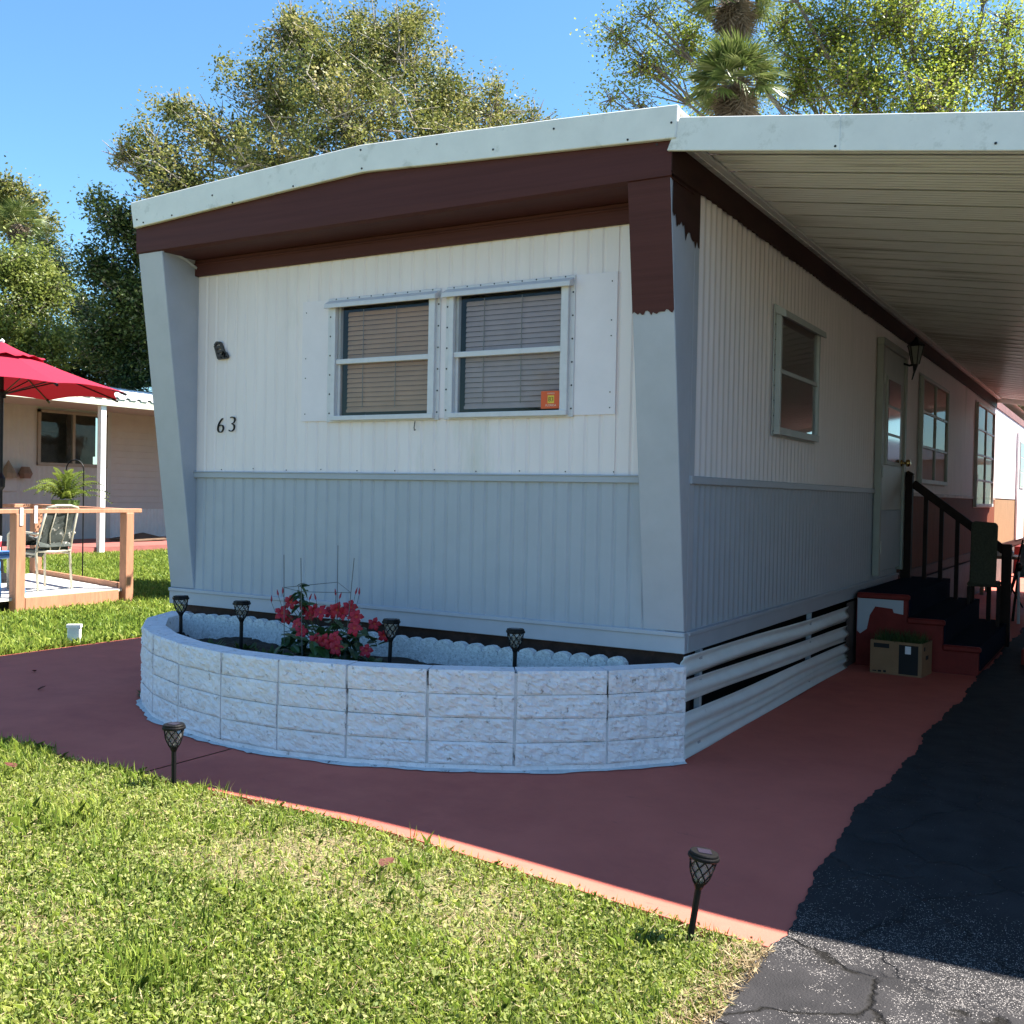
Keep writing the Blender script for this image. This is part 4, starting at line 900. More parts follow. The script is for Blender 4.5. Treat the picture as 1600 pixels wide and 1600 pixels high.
m = MB(); m.lathe([(.0, .0), (.02, .0), (.03, .03), (.0, .06)], 10, (0, 0, 2.94)); obj('finial', m, mat('white_finial', (.7, .7, .68)), um)
for k in range(um_n):
    b0 = a0+2*math.pi*k/um_n; d = Vector((math.cos(b0), math.sin(b0), 0)); m = MB()
    m.tube([d*.04+Vector((0, 0, 2.83)), d*RR+Vector((0, 0, 2.385))], .009, 5); m.tube([d*.03+Vector((0, 0, 2.35)), d*.75+Vector((0, 0, 2.58))], .008, 5); m.tube([d*(RR-.05)+Vector((0, 0, 2.402)), d*(RR+.02)+Vector((0, 0, 2.375))], .017, 6); obj('rib', m, BLACKM, um)
m = MB(); m.lathe([(.05, 2.30), (.05, 2.38), (.03, 2.40)], 10); obj('hub', m, BLACKM, um)
m = MB(); m.lathe([(.24, .146), (.24, .19), (.05, .25), (.04, .4)], 16); obj('base', m, BLACKM, um)
# sling chair on the deck
ch = thing('sling_chair', 'pale metal patio chair draped with dark patterned cloth on the deck', 'chair', (-8.42, 2.40, .147), R(94)); ch.scale = (.88, .88, 1.0)
FR = mat('champagne_metal', (.50, .46, .36), .35, .1, metal=.3)
TOW = mat('dark_patterned_cloth', (.05, .06, .055), .9, .3, 10, col2=(.42, .40, .36), thr=(9, .56, .6))
for s in (-1, 1):
    m = MB(); m.tube([(s*.25, -.26, 0), (s*.25, -.22, .40), (s*.25, -.25, .55), (s*.23, -.38, .90)], .016, 7); obj('rear_leg', m, FR, ch, smooth=True)
    m = MB(); m.tube([(s*.27, .25, 0), (s*.27, .26, .60), (s*.27, .2, .64), (s*.27, -.28, .62)], .015, 7); obj('arm', m, FR, ch, smooth=True)
    m = MB(); m.tube([(s*.25, -.22, .40), (s*.26, .26, .42)], .014, 7); obj('seat_rail', m, FR, ch)
m = MB(); m.tube([(-.23, -.38, .90), (-.1, -.40, .925), (.1, -.40, .925), (.23, -.38, .90)], .016, 7); m.tube([(-.25, -.23, .43), (0, -.26, .42), (.25, -.23, .43)], .014, 6)
obj('back_frame', m, FR, ch, smooth=True)
m = MB()
for s in (-.08, .08): m.tube([(s*.8, -.245, .43), (s*1.4, -.29, .62), (s, -.39, .92)], .008, 6)
obj('back_bar', m, FR, ch, smooth=True)
m = MB(); rows = []; r = rng(2)
for j in range(9):
    t = j/8; rows.append([(x, -.23-.145*t+.015*r.random(), .44+.46*t) for x in np.linspace(-.21, .21, 8)])
m.grid(rows); rows = []
for j in range(8):
    t = j/7; rows.append([(x, -.22+.48*t, .43+.02*r.random()+(-.10*(t-.8)/.2 if t > .8 else 0)) for x in np.linspace(-.23, .23, 8)])
m.grid(rows); obj('sling', m, TOW, ch, solid=.012, fix=False)
m = MB(); rows = []
for j in range(9):
    a = j/8; rows.append([(x, .0+.22*math.cos(a*3.14)-.02, .47+.10*math.sin(a*3.14)*(1+.3*math.sin(x*20))+.01*r.random()) for x in np.linspace(-.22, .2, 9)])
m.grid(rows); tw = obj('bundled_towel', m, TOW, loc=(-8.42, 2.4, .147), rot=(0, 0, R(94)), solid=.012, fix=False); tag(tw, 'bundle of dark patterned towels on the patio chair seat', 'towel')
# blue stool with a tub on it
so_ = thing('plastic_stool', 'blue plastic stool on the deck beside the front post', 'stool', (-8.22, 1.72, .147), R(20)); BLUE = mat('blue_plastic', (.05, .17, .42), .4, .1)
m = MB(); m.box(-.17, .17, -.17, .17, .42, .45); m.box(-.175, .175, -.175, .175, .38, .42); obj('seat', m, BLUE, so_, bevel=.012)
for sx in (-1, 1):
    for sy in (-1, 1): m = MB(); m.beam((sx*.14, sy*.14, .40), (sx*.2, sy*.2, 0), .045, .045, (0, 1, 0)); obj('leg', m, BLUE, so_, bevel=.008)
o = thing('tub', 'white and red plastic tub standing on the blue stool', 'tub', (-8.26, 1.74, .60)); m = MB(); m.lathe([(.06, 0), (.075, .15)], 14); obj('tub_body', m, mat('white_plastic', (.75, .74, .72), .4), o); m = MB(); m.lathe([(.0665, .04), (.0735, .10)], 14, cap=False); obj('red_band', m, mat('red_print', (.5, .03, .04)), o)
# shepherd hook and fern
sh = thing('shepherd_hook', 'tall black shepherd hook stuck in the lawn behind the deck', 'plant hook', (-10.0, 4.14, 0))
dd = Vector((-cr.x, -cr.y, 0)); pts = [Vector((0, 0, -.1)), Vector((0, 0, .8)), Vector((.0, 0, 1.45))]
for t in np.linspace(0, math.pi, 9): pts.append(dd*(.115-.115*math.cos(t))+Vector((0, 0, 1.50+.13*math.sin(t))))
pts.append(dd*.235+Vector((0, 0, 1.40)))
m = MB(); m.tube(pts, .009, 6); obj('hook_pole', m, BLACKM, sh)
fp = Vector((-10.0, 4.14, 0))+dd*.235
fn = thing('hanging_fern', 'bright green fern in a hanging basket on the black hook', 'plant', (fp.x, fp.y, .86))
m = MB(); m.lathe([(.10, 0), (.16, .12), (.18, .24)], 14); obj('basket', m, mat('green_basket', (.10, .15, .03), .7, .3), fn)
m = MB()
for a in (0, 2.1, 4.2): m.tube([(.17*math.cos(a), .17*math.sin(a), .24), (0, 0, .55)], .003, 4)
obj('hanger', m, BLACKM, fn)
FERN = leafmat('fern_leaf', [(.10, .15, .02), (.26, .32, .06)], .4)
r = rng(77)
def fern_frond(L, arch):
    m = MB(); tv = []
    for i in range(16):
        t = (i+1)/16; x = L*t; z = arch*math.sin(t*2.4)*L; w = .11*(1-t)**.6*L+.012
        for s in (-1, 1):
            m.add([(x, 0, z), (x+.03*L, s*w*.5, z+.01), (x+.02*L, s*w, z-.01), (x-.012, s*w*.5, z)], [(0, 1, 2, 3)])
    me = m.mesh('frond'); set_tint(me, [r.random()]*len(me.vertices)); me.materials.append(FERN); return me
ffs = [fern_frond(.36+.05*k, .5-.06*k) for k in range(5)]
for k in range(46): obj('frond', ffs[k % 5], None, fn, loc=(0, 0, .25), rot=(r.uniform(-.3, .3), r.uniform(-.75, .25), r.random()*6.28))
# white marker at the lawn edge
uc = thing('marker_post', 'short white plastic pipe cover at the edge of the left lawn', 'post', (-5.54, .67, 0), R(40)); m = MB()
m.prism([(-.05, -.03), (.05, -.03), (.05, .02), (.03, .05), (-.03, .05), (-.05, .02)], 2, -.03, .15); obj('cover', m, mat('white_pvc', (.75, .75, .74), .4), uc, bevel=.006); m = MB(); m.box(-.056, .056, -.036, .03, .13, .155); obj('rim', m, bpy.data.materials['white_pvc'], uc)

# ------------------------------------------------------------------ neighbour's home
PNK = mat('neighbour_porch_paint', (.30, .10, .085), .6, .15, 3)
m = MB(); m.box(-18.0, -15.1, -4, 30, -.05, .12); o = obj('porch_slab', m, PNK, kind='structure'); o['label'] = 'red painted porch slab of the neighbouring home'
nh = thing('neighbour_home', 'beige neighbouring mobile home with a ribbed metal porch roof', 'mobile home', (-18, 10, 0)); NO = Vector((-18, 10, 0))
def npp(name, mb, m, parent=None, **k): return obj(name, mb, m, nh if parent is None else parent, loc=-NO if parent is None else (0, 0, 0), **k)
BEI = mat('beige_siding', (.36, .34, .315), .6, .06, 4); PINKB = mat('pinkish_lap_siding', (.40, .34, .31), .6, .05, 4); TAU = mat('taupe_window_frame', (.22, .18, .14), .6, .1)
m = MB(); corr_side(m, -2, 9.08, .12, 3.3, .006, .12, -18.0); corr_side(m, 9.08, 10.82, .12, 1.72, .006, .12, -18.0); corr_side(m, 9.08, 10.82, 2.89, 3.3, .006, .12, -18.0); m.grid([[(-18.01, -2, .1), (-18.01, -2, 3.3)], [(-22, -2, .1), (-22, -2, 3.3)]]); npp('wall', m, BEI, fix=False)
m = MB(); m.box(-18.02, -17.97, 10.82, 10.93, .12, 3.3); npp('corner_trim', m, BEI)
z = .78
while z < 3.2:
    m = MB(); m.prism([(-17.992, z+.15), (-17.992, z+.14), (-17.972, z), (-18.0, z)], 1, 10.93, 22); npp('siding_board', m, PINKB); z += .147
m = MB(); corr_side(m, 10.93, 22, .12, .80, .01, .10, -17.985); npp('skirting', m, mat('pale_skirting', (.55, .50, .47), .6, .06), fix=False)
m = MB(); m.box(-18.03, -17.96, 9.08, 9.15, 1.72, 2.89); m.box(-18.03, -17.96, 10.75, 10.82, 1.72, 2.89); m.box(-18.03, -17.955, 9.08, 10.82, 1.70, 1.77); m.box(-18.03, -17.96, 9.08, 10.82, 2.83, 2.89); m.box(-18.03, -17.962, 9.93, 9.99, 1.77, 2.83)
wf = npp('window', m, TAU)
for a, b in ((9.15, 9.93), (9.99, 10.75)): m = MB(); m.grid([[(-17.99, a, 1.77), (-17.99, b, 1.77)], [(-17.99, a, 2.83), (-17.99, b, 2.83)]]); npp('pane', m, GLASS_N, wf, fix=False)
m = MB(); m.box(-18.7, -18.68, 9, 11, 1.6, 3.0); m.box(-18.3, -18.28, 10.0, 10.75, 1.95, 2.85); m.box(-18.5, -18.45, 9.2, 9.9, 2.45, 2.5); npp('room_interior', m, mat('dim_brown_room', (.09, .065, .05), .9, .3), wf)
m = MB()
def proof(x): return 2.98+(-15.0-x)*.135
nrib = []; yy = -4
while yy < 30: nrib += [(yy, 0), (yy+.10, 0), (yy+.13, .035), (yy+.19, .035), (yy+.22, 0)]; yy += .26
m.grid([[(x, y, proof(x)+z) for y, z in nrib] for x in (-14.95, -18, -23)]); npp('porch_roof', m, mat('shiny_roof_metal', (.72, .72, .74), .35, .1, 3, metal=.0, col2=(.25, .22, .2), thr=(3, .6, .75)), fix=False)
m = MB(); m.box(-15.02, -14.97, -4, 30, 2.83, 2.975); npp('gutter', m, mat('greenish_gutter', (.52, .52, .42), .6, .15, 4))
PW = mat('white_post_paint', (.75, .74, .73), .5, .05)
for y in (1.0, 4.6, 8.34, 13.2): m = MB(); m.box(-15.13, -15.02, y, y+.12, -.03, 2.84); npp('post', m, PW, bevel=.006)
m = MB(); m.grid([[(-15.02, -4, 2.975), (-15.02, 30, 2.975)], [(-18, -4, 2.95), (-18, 30, 2.95)]]); npp('porch_ceiling', m, BEI)
m = MB(); m.box(-17.98, -17.95, 7.6, 8.6, 1.15, 1.62); npp('wall_panel', m, BEI, bevel=.004)
hb = MB(); hb.lathe([(.16, 0), (.15, .1), (.03, .32), (.01, .36)], 8, (-17.87, 8.35, 1.42)); o = obj('hanging_bag', hb, mat('tan_bag', (.2, .15, .10), .9, .2)); tag(o, 'small tan cone shaped bag hanging on the neighbouring wall', 'bag')
hb = MB(); hb.lathe([(.1, 0), (.14, .1), (.08, .24)], 8, (-17.85, 8.72, 1.42)); o = obj('hanging_basket', hb, mat('brown_basket', (.16, .10, .07), .9, .2)); tag(o, 'small brown basket hanging beside the tan bag on the neighbouring wall', 'basket')
mt = MB(); mt.add([(-17.2, 10.3, .13), (-16.3, 10.2, .13), (-16.3, 11.1, .15), (-17.2, 11.2, .24), (-17.2, 10.3, .16), (-16.3, 10.2, .15), (-16.3, 11.1, .17), (-17.2, 11.2, .27)], [(0, 1, 2, 3), (7, 6, 5, 4), (0, 4, 5, 1), (1, 5, 6, 2), (2, 6, 7, 3), (3, 7, 4, 0)]); o = obj('doormat', mt, mat('brown_mat', (.13, .08, .05), .95, .3)); tag(o, 'brown mat lying crumpled on the neighbouring porch', 'mat')
for k, (x, y) in enumerate(((-17.0, 12.2), (-17.1, 12.55))):
    s = MB(); s.prism([(-.14, 0), (.14, 0), (.14, .05), (.02, .09), (-.06, .16), (-.14, .16)], 0, -.06, .06); o = obj('shoe', s, mat('white_shoe', (.55, .52, .5), .7), loc=(x, y, .12), rot=(0, 0, R(60+20*k)), bevel=.015); tag(o, ('white shoe nearer the brown mat on the neighbouring porch' if k == 0 else 'white shoe farther from the brown mat on the neighbouring porch'), 'shoe', 'pair of white shoes on the porch')

# unseen home added across the driveway to block skylight under the carport
rh = thing('neighbour_home', 'unseen pinkish mobile home added across the driveway to block skylight', 'mobile home', (9, 9, 0))
m = MB(); m.box(7.6, 11.2, -2, 22, .55, 3.1); obj('wall', m, mat('pinkish_siding', (.42, .30, .27), .6, .06), rh, loc=(-9, -9, 0))
m = MB(); m.prism([(7.3, 3.1), (11.5, 3.1), (11.5, 3.2), (9.4, 3.5), (7.3, 3.2)], 1, -2.4, 22.4); obj('roof', m, FASCIA, rh, loc=(-9, -9, 0))
m = MB(); m.box(7.65, 11.15, -1.9, 21.9, 0, .55); obj('skirting', m, WAIN, rh, loc=(-9, -9, 0))
gs = thing('garden_shed', 'pinkish garden shed at the far end of the driveway', 'shed', (4.2, 23, 0))
m = MB(); m.box(1.6, 7, 21.5, 24.5, 0, 2.3); obj('wall', m, bpy.data.materials['pinkish_siding'], gs, loc=(-4.2, -23, 0))
m = MB(); m.prism([(1.3, 2.3), (7.3, 2.3), (7.3, 2.38), (4.3, 3.0), (1.3, 2.38)], 1, 21.2, 24.8); obj('roof', m, FASCIA, gs, loc=(-4.2, -23, 0))
m = MB(); m.box(3.6, 4.6, 21.46, 21.5, .05, 2.0); obj('door', m, DOORM, gs, loc=(-4.2, -23, 0))
for y in (1, 7, 13):
    m = MB(); m.box(7.57, 7.6, y, y+1.6, 1.4, 2.6); obj('window', m, mat('dark_pane', (.03, .03, .035), .1, .1), rh, loc=(-9, -9, 0))

# ------------------------------------------------------------------ trees
def np_mesh(name, V, nper, m, tint=None):
    """V: (n*nper,3) array, one polygon of nper vertices each"""
    n = len(V)//nper; me = bpy.data.meshes.new(name); me.vertices.add(len(V)); me.vertices.foreach_set('co', V.astype(np.float32).ravel())
    me.loops.add(len(V)); me.loops.foreach_set('vertex_index', np.arange(len(V), dtype=np.int32)); me.polygons.add(n)
    me.polygons.foreach_set('loop_start', np.arange(0, len(V), nper, dtype=np.int32)); me.update(calc_edges=True)
    if tint is not None: set_tint(me, np.repeat(tint, nper))
    me.materials.append(m); return me
def leaves(C, L, Wd, rs, up=.5):
    n = len(C); N = rs.normal(size=(n, 3)); N[:, 2] = np.abs(N[:, 2])+up; N /= np.linalg.norm(N, axis=1)[:, None]
    a = np.cross(N, rs.normal(size=(n, 3))); a /= np.linalg.norm(a, axis=1)[:, None]; b = np.cross(N, a)
    s = rs.uniform(.65, 1.25, n)[:, None]; l = a*L*s*.5; w = b*Wd*s*.5
    V = np.empty((n, 4, 3)); V[:, 0] = C-l; V[:, 1] = C+w-N*.08*L-l*.1; V[:, 2] = C+l; V[:, 3] = C-w-N*.08*L-l*.1
    return V.reshape(-1, 3)
LEAFS = {
 'olive': leafmat('olive_leaf', [(.04, .06, .018), (.13, .15, .035), (.26, .25, .07), (.36, .31, .14)], .4, .55, .35),
 'dark': leafmat('dark_leaf', [(.015, .03, .010), (.045, .075, .018), (.12, .14, .035)], .3, .4, .4),
 'yellow': leafmat('yellow_green_leaf', [(.07, .11, .018), (.20, .26, .035), (.36, .39, .06), (.44, .42, .10)], .5, .5, .35),
 'light': leafmat('light_green_leaf', [(.06, .09, .02), (.18, .22, .045), (.34, .35, .09)], .42, .5, .35),
}
def tree(name, label, base, lobes, kind, n, L, Wd, seed, bark=BARK, cl=.22, per=26, trunk=.16, twigs=9, group='trees behind the homes', shell=.45):
    """lobes: (x, y, z, r)"""
    rs = np.random.RandomState(seed); t = thing(name, label, 'tree', base, 0, group); B0 = np.array(base)
    lob = np.array(lobes, float); ctr = lob[:, :3].mean(0)
    vol = lob[:, 3]**2.3; cnt = rs.choice(len(lob), n//per, p=vol/vol.sum())
    d = rs.normal(size=(len(cnt), 3)); d /= np.linalg.norm(d, axis=1)[:, None]
    rad = lob[cnt, 3]*rs.uniform(shell, 1.0, len(cnt))**.7
    cc = lob[cnt, :3]+d*rad[:, None]*np.array([1, 1, .9])
    # leaves hang along branchlets that run out from each lobe's limb, so the crown opens up between them
    org = lob[cnt, :3]+rs.normal(0, .18, (len(cnt), 3))*lob[cnt, 3][:, None]; bend = rs.normal(0, .16, (len(cnt), 3))*lob[cnt, 3][:, None]
    tt = rs.uniform(.12, 1.04, (len(cc), per))**.75; C = org[:, None, :]+(cc-org)[:, None, :]*tt[..., None]+bend[:, None, :]*np.sin(tt*3.14)[..., None]
    C = C.reshape(-1, 3); C = C+rs.normal(size=C.shape)*(cl*rs.uniform(.5, 1.2, len(cc))).repeat(per)[:, None]
    keep = C[:, 2] > .3; C = C[keep]; tint = np.clip(rs.normal(.42, .2, len(cc)).repeat(per)[keep]+rs.normal(0, .16, len(C)), 0, 1)
    obj('crown', np_mesh('crown', leaves(C-B0, L, Wd, rs), 4, LEAFS[kind], tint), None, t)
    m = MB(); fork = np.array([base[0]*.7+ctr[0]*.3, base[1]*.7+ctr[1]*.3, base[2]+(ctr[2]-base[2])*.45])
    m.tube([np.zeros(3), (fork-B0)*.5+np.array([.1, -.06, 0]), fork-B0], [trunk*1.25, trunk, trunk*.8], 8)
    obj('trunk', m, bark, t, smooth=True); m = MB()
    for x, y, z, r in lobes:
        c = np.array([x, y, z]); mid = fork*.5+c*.5+rs.normal(0, .25, 3); k = max(.25, min(1, r))
        m.tube([fork-B0, mid-B0, c-B0], [trunk*.45*k, trunk*.28*k, trunk*.16*k], 5)
        for q in range(twigs):
            dd_ = rs.normal(size=3); dd_ /= np.linalg.norm(dd_); e = c+dd_*r*rs.uniform(.6, .98); s = c*.7+mid*.3 if q % 3 == 0 else c
            m.tube([s-B0, (s+e)/2+rs.normal(0, .08*r, 3)-B0, e-B0], [trunk*.13*k, trunk*.09*k, .006], 4)
    for q in range(0, len(cc)):
        if q % 2 == 0: m.tube([org[q]-B0, (org[q]+cc[q])/2+bend[q]-B0, cc[q]-B0], [trunk*.10, trunk*.06, .008], 3, cap=False)
    obj('limbs', m, bark, t); return t
CB = np.array(CAM)
def wp(u, v, dist, rpx):     # authoring aid: a lobe seen in that direction at that distance
    d = np.array(cf)+np.array(cr2)*(u-800)/1643.7-np.array(cu2)*(v-800)/1643.7
    p = CB+d*dist; return (p[0], p[1], p[2], rpx*dist/1643.7)
LOB1 = [wp(a[0], a[1], a[2]*1.5, a[3]*1.14) for a in [(500, 95, 21, 95), (600, 95, 21.5, 105), (420, 150, 20.5, 85), (555, 200, 19.5, 130), (335, 215, 20, 75), (240, 240, 20, 62), (690, 165, 21, 90), (775, 180, 21.5, 62), (830, 195, 22, 42), (280, 300, 19.5, 85), (450, 50, 21, 50), (635, 45, 22, 48), (192, 245, 20, 38), (690, 260, 20, 110), (280, 165, 20.5, 36), (430, 260, 19, 90), (860, 205, 22, 26), (520, 380, 20, 130), (740, 350, 21, 110), (560, 30, 22, 30)]]
tree('oak_tree', 'large olive green oak rising behind the roof of the home', (-13.6, 21.4, 0), LOB1, 'olive', 110000, .11, .066, 1, BARK_P, .2, 150, .3, 26, shell=.3)
LOB2 = [wp(*a) for a in [(188, 345, 29, 40), (165, 420, 29, 46), (205, 470, 29, 60), (165, 530, 29.5, 52), (205, 570, 29.5, 50), (255, 380, 29.5, 70), (140, 490, 30, 26), (270, 500, 30, 80), (160, 320, 29.2, 24)]]
tree('dense_tree', 'dark green tree close behind the far corner of the home', (-20.5, 18.2, 0), LOB2, 'dark', 46000, .12, .07, 2, BARK, .24, 110, .16, 12, shell=.3)
LOB3 = [wp(*a) for a in [(25, 430, 32, 60), (70, 470, 32, 55), (15, 510, 31, 75), (85, 540, 31, 55), (30, 575, 31, 60), (-60, 470, 32, 90), (-70, 560, 32, 80), (60, 410, 33, 35)]]
tree('broad_tree', 'light green bushy tree beyond the red umbrella', (-27, 16, 0), LOB3, 'light', 44000, .12, .075, 3, BARK, .26, 110, .18, 10, shell=.35)
LOB4 = [wp(*a) for a in [(85, 420, 35, 34), (95, 455, 35, 30), (130, 480, 34, 34), (120, 530, 33, 40), (70, 385, 36, 28), (150, 560, 33, 45), (110, 590, 33, 50), (190, 590, 33, 50), (60, 600, 33, 45), (225, 540, 34, 50)]]
tree('cedar_tree', 'dark feathery cedar standing between the broad tree and the home', (-25.5, 19.6, 0), LOB4, 'dark', 26000, .15, .05, 4, BARK, .24, 22, .15, 8, shell=.25)
LOB5 = [wp(*a) for a in [(10, 300, 40, 32), (45, 320, 40, 28), (65, 360, 40, 22), (-20, 330, 40, 50), (20, 350, 40, 30), (80, 345, 40, 12)]]
tree('sparse_tree', 'sparse yellowish tree top above the light green tree', (-36, 22, 0), LOB5, 'olive', 7000, .17, .09, 5, BARK_P, .26, 18, .2, 14, shell=.3)
LOB6 = [wp(*a) for a in [(965, 55, 26, 45), (1005, 105, 26, 50), (955, 155, 26, 30), (1015, 25, 26, 40), (1070, 70, 27, 60), (1300, 60, 26, 90), (1400, 35, 25, 95), (1350, 135, 25, 95), (1490, 90, 25, 95), (1585, 130, 25, 75), (1250, 130, 27, 75), (1225, 40, 27, 60), (1450, 160, 24, 85), (1575, 40, 25, 48), (1130, 160, 28, 70), (1000, 165, 26, 35), (1200, -80, 26, 100), (1400, -100, 26, 130), (1550, -70, 26, 70), (1050, -50, 26, 60), (1700, 100, 25, 110), (1400, 280, 25, 120), (1600, 250, 25, 100), (1200, 260, 27, 90)]]
tree('leafy_tree', 'tall yellow green tree above the carport roof', (-.5, 22.5, 0), LOB6, 'yellow', 92000, .085, .056, 6, BARK, .32, 60, .22, 20, shell=.3)
LOB7 = [wp(*a) for a in [(1570, 720, 48, 60), (1620, 690, 48, 80), (1700, 700, 48, 90)]]
tree('far_tree', 'green tree far beyond the end of the driveway', (-2, 42, 0), LOB7, 'light', 8000, .2, .11, 8, BARK, .3, 20, .2, 6)
LOBS = [(-6.75, 4.75, 2.1, .8), (-7.35, 5.35, 2.5, .62), (-8.2, 5.6, 2.4, .42)]
tree('small_tree', 'low leafy tree beside the hidden far side wall of the home', (-7.2, 5.2, 0), LOBS, 'dark', 9000, .10, .06, 10, BARK, .13, 22, .06, 6, shell=.2)
# tree across the lane behind the viewer, which the front windows mirror
tree('street_tree', 'tree on the other side of the street mirrored in the front windows', (-9, -19, 0), [(-9, -19, 4.5, 1.8), (-10.3, -18.5, 3.4, 1.3), (-7.6, -19.5, 3.6, 1.4), (-9, -18.7, 6, 1.2)], 'light', 9000, .2, .11, 9, BARK, .3, 20, .18, 6)

# fan palms
PALM = leafmat('palm_leaf', [(.05, .08, .02), (.13, .17, .04), (.22, .24, .09)], .3, .4, .4); PALMD = leafmat('dead_palm_leaf', [(.12, .09, .06), (.22, .17, .12)], .2, .8, .2)
def fan_mesh(Rl, nseg, mt_, droop, sd, pf=.9):
    rs = np.random.RandomState(sd); m = MB(); tv = []
    pet = pf*Rl; m.add([(0, -.012, 0), (0, .012, 0), (pet, .01, 0), (pet, -.01, 0)], [(0, 1, 2, 3)])
    for k in range(nseg):
        a = (k/(nseg-1)-.5)*R(215); L = Rl*(1-.25*abs(a)/2)*rs.uniform(.85, 1.05); d = Vector((math.cos(a), math.sin(a), 0)); w = Vector((-math.sin(a), math.cos(a), 0))*.03*Rl
        p = Vector((pet, 0, 0)); z1 = -.05*L-.15*droop*L; z2 = -droop*L*rs.uniform(.6, 1.1)
        m.add([p, p+d*L*.5+w+Vector((0, 0, z1+.02)), p+d*L+Vector((0, 0, z2)), p+d*L*.5-w+Vector((0, 0, z1))], [(0, 1, 2, 3)])
    me = m.mesh('frond'); set_tint(me, np.repeat(rs.rand(len(me.vertices)//4), 4)); me.materials.append(mt_); return me
def palm(name, label, top, base_z, Rl, ng, nd, seed, green=True):
    r = rng(seed); t = thing(name, label, 'palm tree', (top[0], top[1], base_z), 0, 'palms behind the homes'); zt = top[2]-base_z
    m = MB(); m.tube([(0, 0, 0), (.05, .02, zt*.5), (0, 0, zt)], [.17, .15, .19], 10); obj('trunk', m, BARK, t, smooth=True)
    g = [fan_mesh(Rl, 26, PALM, .25+.15*k, seed+k) for k in range(3)]; dd2 = [fan_mesh(Rl*.95, 20, PALMD, .7, seed+9+k, .22) for k in range(2)]
    for k in range(ng):
        el = R(75-150*(k/ng)*.62); obj('frond', g[k % 3], None, t, loc=(0, 0, zt), rot=(r.uniform(-.5, .5), -el, k*2.399))
    for k in range(nd):
        el = R(-35-45*r.random()); obj('dead_frond', dd2[k % 2], None, t, loc=(0, 0, zt+.12-.5*r.random()), rot=(r.uniform(-.6, .6), -el, k*2.1))
    return t
pp = wp(1150, 135, 21, 0); palm('fan_palm', 'green fan palm showing just above the roof corner', pp[:3], 0, .62, 50, 40, 40)
pp = wp(1150, 0, 24, 0); palm('fan_palm', 'fan palm with brown dead fronds high above the green palm', pp[:3], 0, .70, 30, 44, 60)
pp = wp(30, 352, 38, 0); palm('fan_palm', 'distant fan palm in front of the sparse tree', pp[:3], 0, .62, 22, 22, 80)
pp = wp(1612, 612, 34, 0); palm('fan_palm', 'fan palm at the far end of the driveway under the carport edge', pp[:3], 0, 1.1, 30, 6, 100)

# ------------------------------------------------------------------ grass
GRASS = leafmat('grass_blade', [(.07, .125, .02), (.17, .255, .035), (.34, .40, .07), (.50, .50, .18)], .38, .5, .28)
CLOV = leafmat('lawn_broadleaf', [(.10, .15, .035), (.23, .26, .07), (.36, .35, .14)], .35, .6, .2)
STRAW = leafmat('dry_straw', [(.16, .10, .05), (.32, .24, .13), (.46, .38, .23)], .15, .8, .2)
def vnoise(x, y, s, seed):
    rs = np.random.RandomState(seed); g = rs.rand(64, 64); X = x*s % 63; Yv = y*s % 63; i = X.astype(int); j = Yv.astype(int); fx, fy = sm(X-i), sm(Yv-j)
    return g[i, j]*(1-fx)*(1-fy)+g[(i+1) % 64, j]*fx*(1-fy)+g[i, (j+1) % 64]*(1-fx)*fy+g[(i+1) % 64, (j+1) % 64]*fx*fy
def blades(P, Z, hgt, wid, rs, lean=.7):
    n = len(P); a = rs.uniform(0, 6.283, n); d = np.stack([np.cos(a), np.sin(a), np.zeros(n)], 1); w = np.stack([-np.sin(a), np.cos(a), np.zeros(n)], 1)*(wid*rs.uniform(.6, 1.2, n))[:, None]*.5
    tw = rs.normal(0, .5, n); w = w*np.cos(tw)[:, None]+d*(np.sin(tw)*wid*.4)[:, None]
    le = np.abs(rs.normal(0, lean, n)); b = np.column_stack([P, Z-.012]); hh = hgt[:, None]
    m = b+d*(np.sin(le)*.35)[:, None]*hh+np.array([0, 0, 1])*(np.cos(le*.5)*.6)[:, None]*hh; tp = b+d*(np.sin(le*1.3)*.95)[:, None]*hh+np.array([0, 0, 1])*(np.maximum(.12, np.cos(le*1.1)))[:, None]*hh
    V = np.empty((n, 5, 3)); V[:, 0] = b-w*.8; V[:, 1] = b+w*.8; V[:, 2] = m+w; V[:, 3] = tp; V[:, 4] = m-w
    return V.reshape(-1, 3)
def near_mask(x, y):
    yf = np.array([yfront(v) for v in x]); return (y < yf-.015) & (x < .955+.02*np.sin(y*11)+.015*np.sin(y*31))
def scatter(n, rs, x0, x1, y0, y1):
    return rs.uniform(x0, x1, n), rs.uniform(y0, y1, n)
rs = np.random.RandomState(12)
def nearpts(n, rs):
    # denser towards the camera
    th = rs.uniform(R(92), R(172), n); d = 1.6+(6.4)*rs.rand(n)**1.35; x = CAM[0]+d*np.cos(th); y = CAM[1]+d*np.sin(th); k = near_mask(x, y); return x[k], y[k]
bare = lambda x, y: np.clip((vnoise(x+20, y+20, 2.3, 5)*.6+vnoise(x+20, y+20, 6, 6)*.4+.62*np.exp(-((x+.30)**2/.22+(y+2.10)**2/.035))-.46)*4, 0, 1)
x, y = nearpts(480000, rs); keep = rs.rand(len(x)) > .72*bare(x, y); x, y = x[keep], y[keep]; tall = vnoise(x+40, y+40, 3, 8)
hg = .018+.036*rs.rand(len(x))**1.6+.055*sm((tall-.62)*5)*rs.rand(len(x)); tint = np.clip(.34+.24*vnoise(x+9, y+9, 2.2, 3)+rs.normal(0, .2, len(x)), 0, 1)
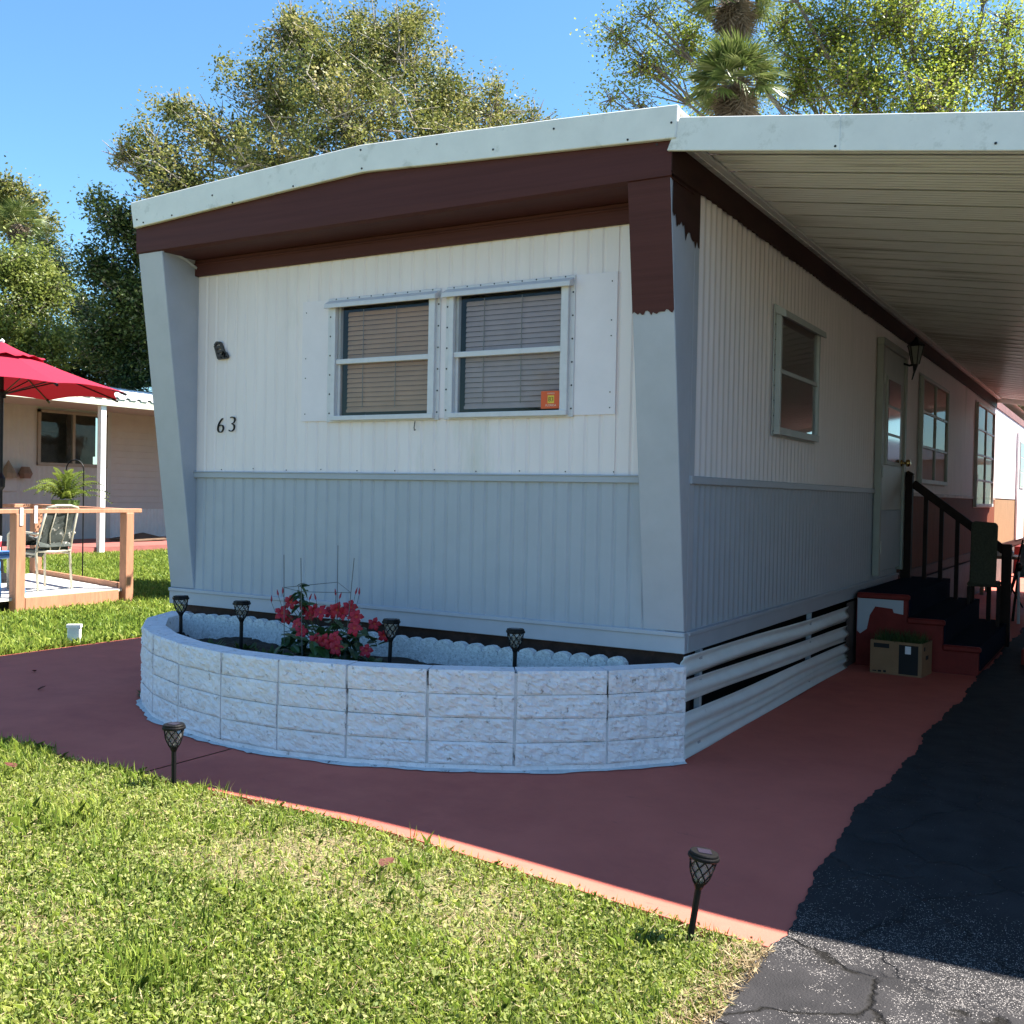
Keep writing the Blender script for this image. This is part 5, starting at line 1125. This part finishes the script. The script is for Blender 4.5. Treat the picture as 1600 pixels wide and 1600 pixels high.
lawn_me = np_mesh('lawn_grass', blades(np.stack([x, y], 1), H(x, y), hg, .0038, rs), 5, GRASS, tint); o = obj('lawn_grass', lawn_me, None); tag(o, 'sunlit patchy green grass of the front lawn', 'grass', kind='stuff')
x, y = nearpts(170000, rs); k = rs.rand(len(x)) > .45*bare(x, y); x, y = x[k], y[k]; Vv = leaves(np.column_stack([x, y, H(x, y)+.004+.022*rs.rand(len(x))]), .015, .009, rs, .7)
o = obj('lawn_broadleaf', np_mesh('lawn_broadleaf', Vv, 4, CLOV, np.clip(rs.normal(.5, .25, len(x)), 0, 1)), None); tag(o, 'small broad leaved lawn weeds among the grass', 'grass', kind='stuff')
x, y = nearpts(170000, rs); k = rs.rand(len(x)) < .12+.26*vnoise(x+5, y+3, 3.1, 15)**2+.55*bare(x, y); x, y = x[k], y[k]; Vv = leaves(np.column_stack([x, y, H(x, y)-.012+.034*rs.rand(len(x))]), .04, .003, rs, 1.2)
o = obj('dry_straw', np_mesh('dry_straw', Vv, 4, STRAW, rs.rand(len(x))), None); tag(o, 'dry straw coloured clippings lying in the lawn', 'grass', kind='stuff')
n = 5000; x = rs.uniform(.86, .99, n); y = rs.uniform(-3.3, -1.74, n); Vv = leaves(np.column_stack([x, y, H(x, y)-.006+.03*rs.rand(n)]), .045, .004, rs, 1.0)
o = obj('dry_straw', np_mesh('edge_straw', Vv, 4, STRAW, rs.rand(n)), None); tag(o, 'dry straw gathered along the asphalt edge of the lawn', 'grass', kind='stuff')
# taller tufts standing out of the turf
n = 520; th = rs.uniform(R(95), R(170), n); d_ = 2.0+4.5*rs.rand(n)**1.2; cx, cy_ = CAM[0]+d_*np.cos(th), CAM[1]+d_*np.sin(th); ok = near_mask(cx, cy_) & ((vnoise(cx+40, cy_+40, 3, 8) > .5) | (rs.rand(n) < .25)); cx, cy_ = cx[ok], cy_[ok]
x = np.repeat(cx, 16)+rs.normal(0, .022, len(cx)*16); y = np.repeat(cy_, 16)+rs.normal(0, .022, len(cx)*16); k = near_mask(x, y); x, y = x[k], y[k]
o = obj('lawn_grass', np_mesh('grass_tufts', blades(np.stack([x, y], 1), H(x, y), .03+.06*rs.rand(len(x)), .0045, rs, .42), 5, GRASS, np.clip(rs.normal(.33, .16, len(x)), 0, 1)), None); tag(o, 'taller green grass tufts standing in the front lawn', 'grass', kind='stuff')
# left lawn
n = 230000; x = -5.43-rs.rand(n)**1.25*9.7; y = rs.uniform(-4.5, 11, n)
nd = (x-A.x); k = ~((x < -7.72) & (x > -10.4) & (y > -.05-.25*(x+7.8)) & (y < 3.1-.25*(x+7.8))); x, y = x[k], y[k]
hg = .05+.05*rs.rand(len(x)); tint = np.clip(.32+.25*vnoise(x+60, y+60, .8, 3)+rs.normal(0, .15, len(x)), 0, 1)
o = obj('lawn_grass', np_mesh('left_lawn', blades(np.stack([x, y], 1), np.zeros(len(x))-.01, hg, .013, rs), 5, GRASS, tint), None); tag(o, 'sunlit grass of the side lawn around the deck', 'grass', kind='stuff')
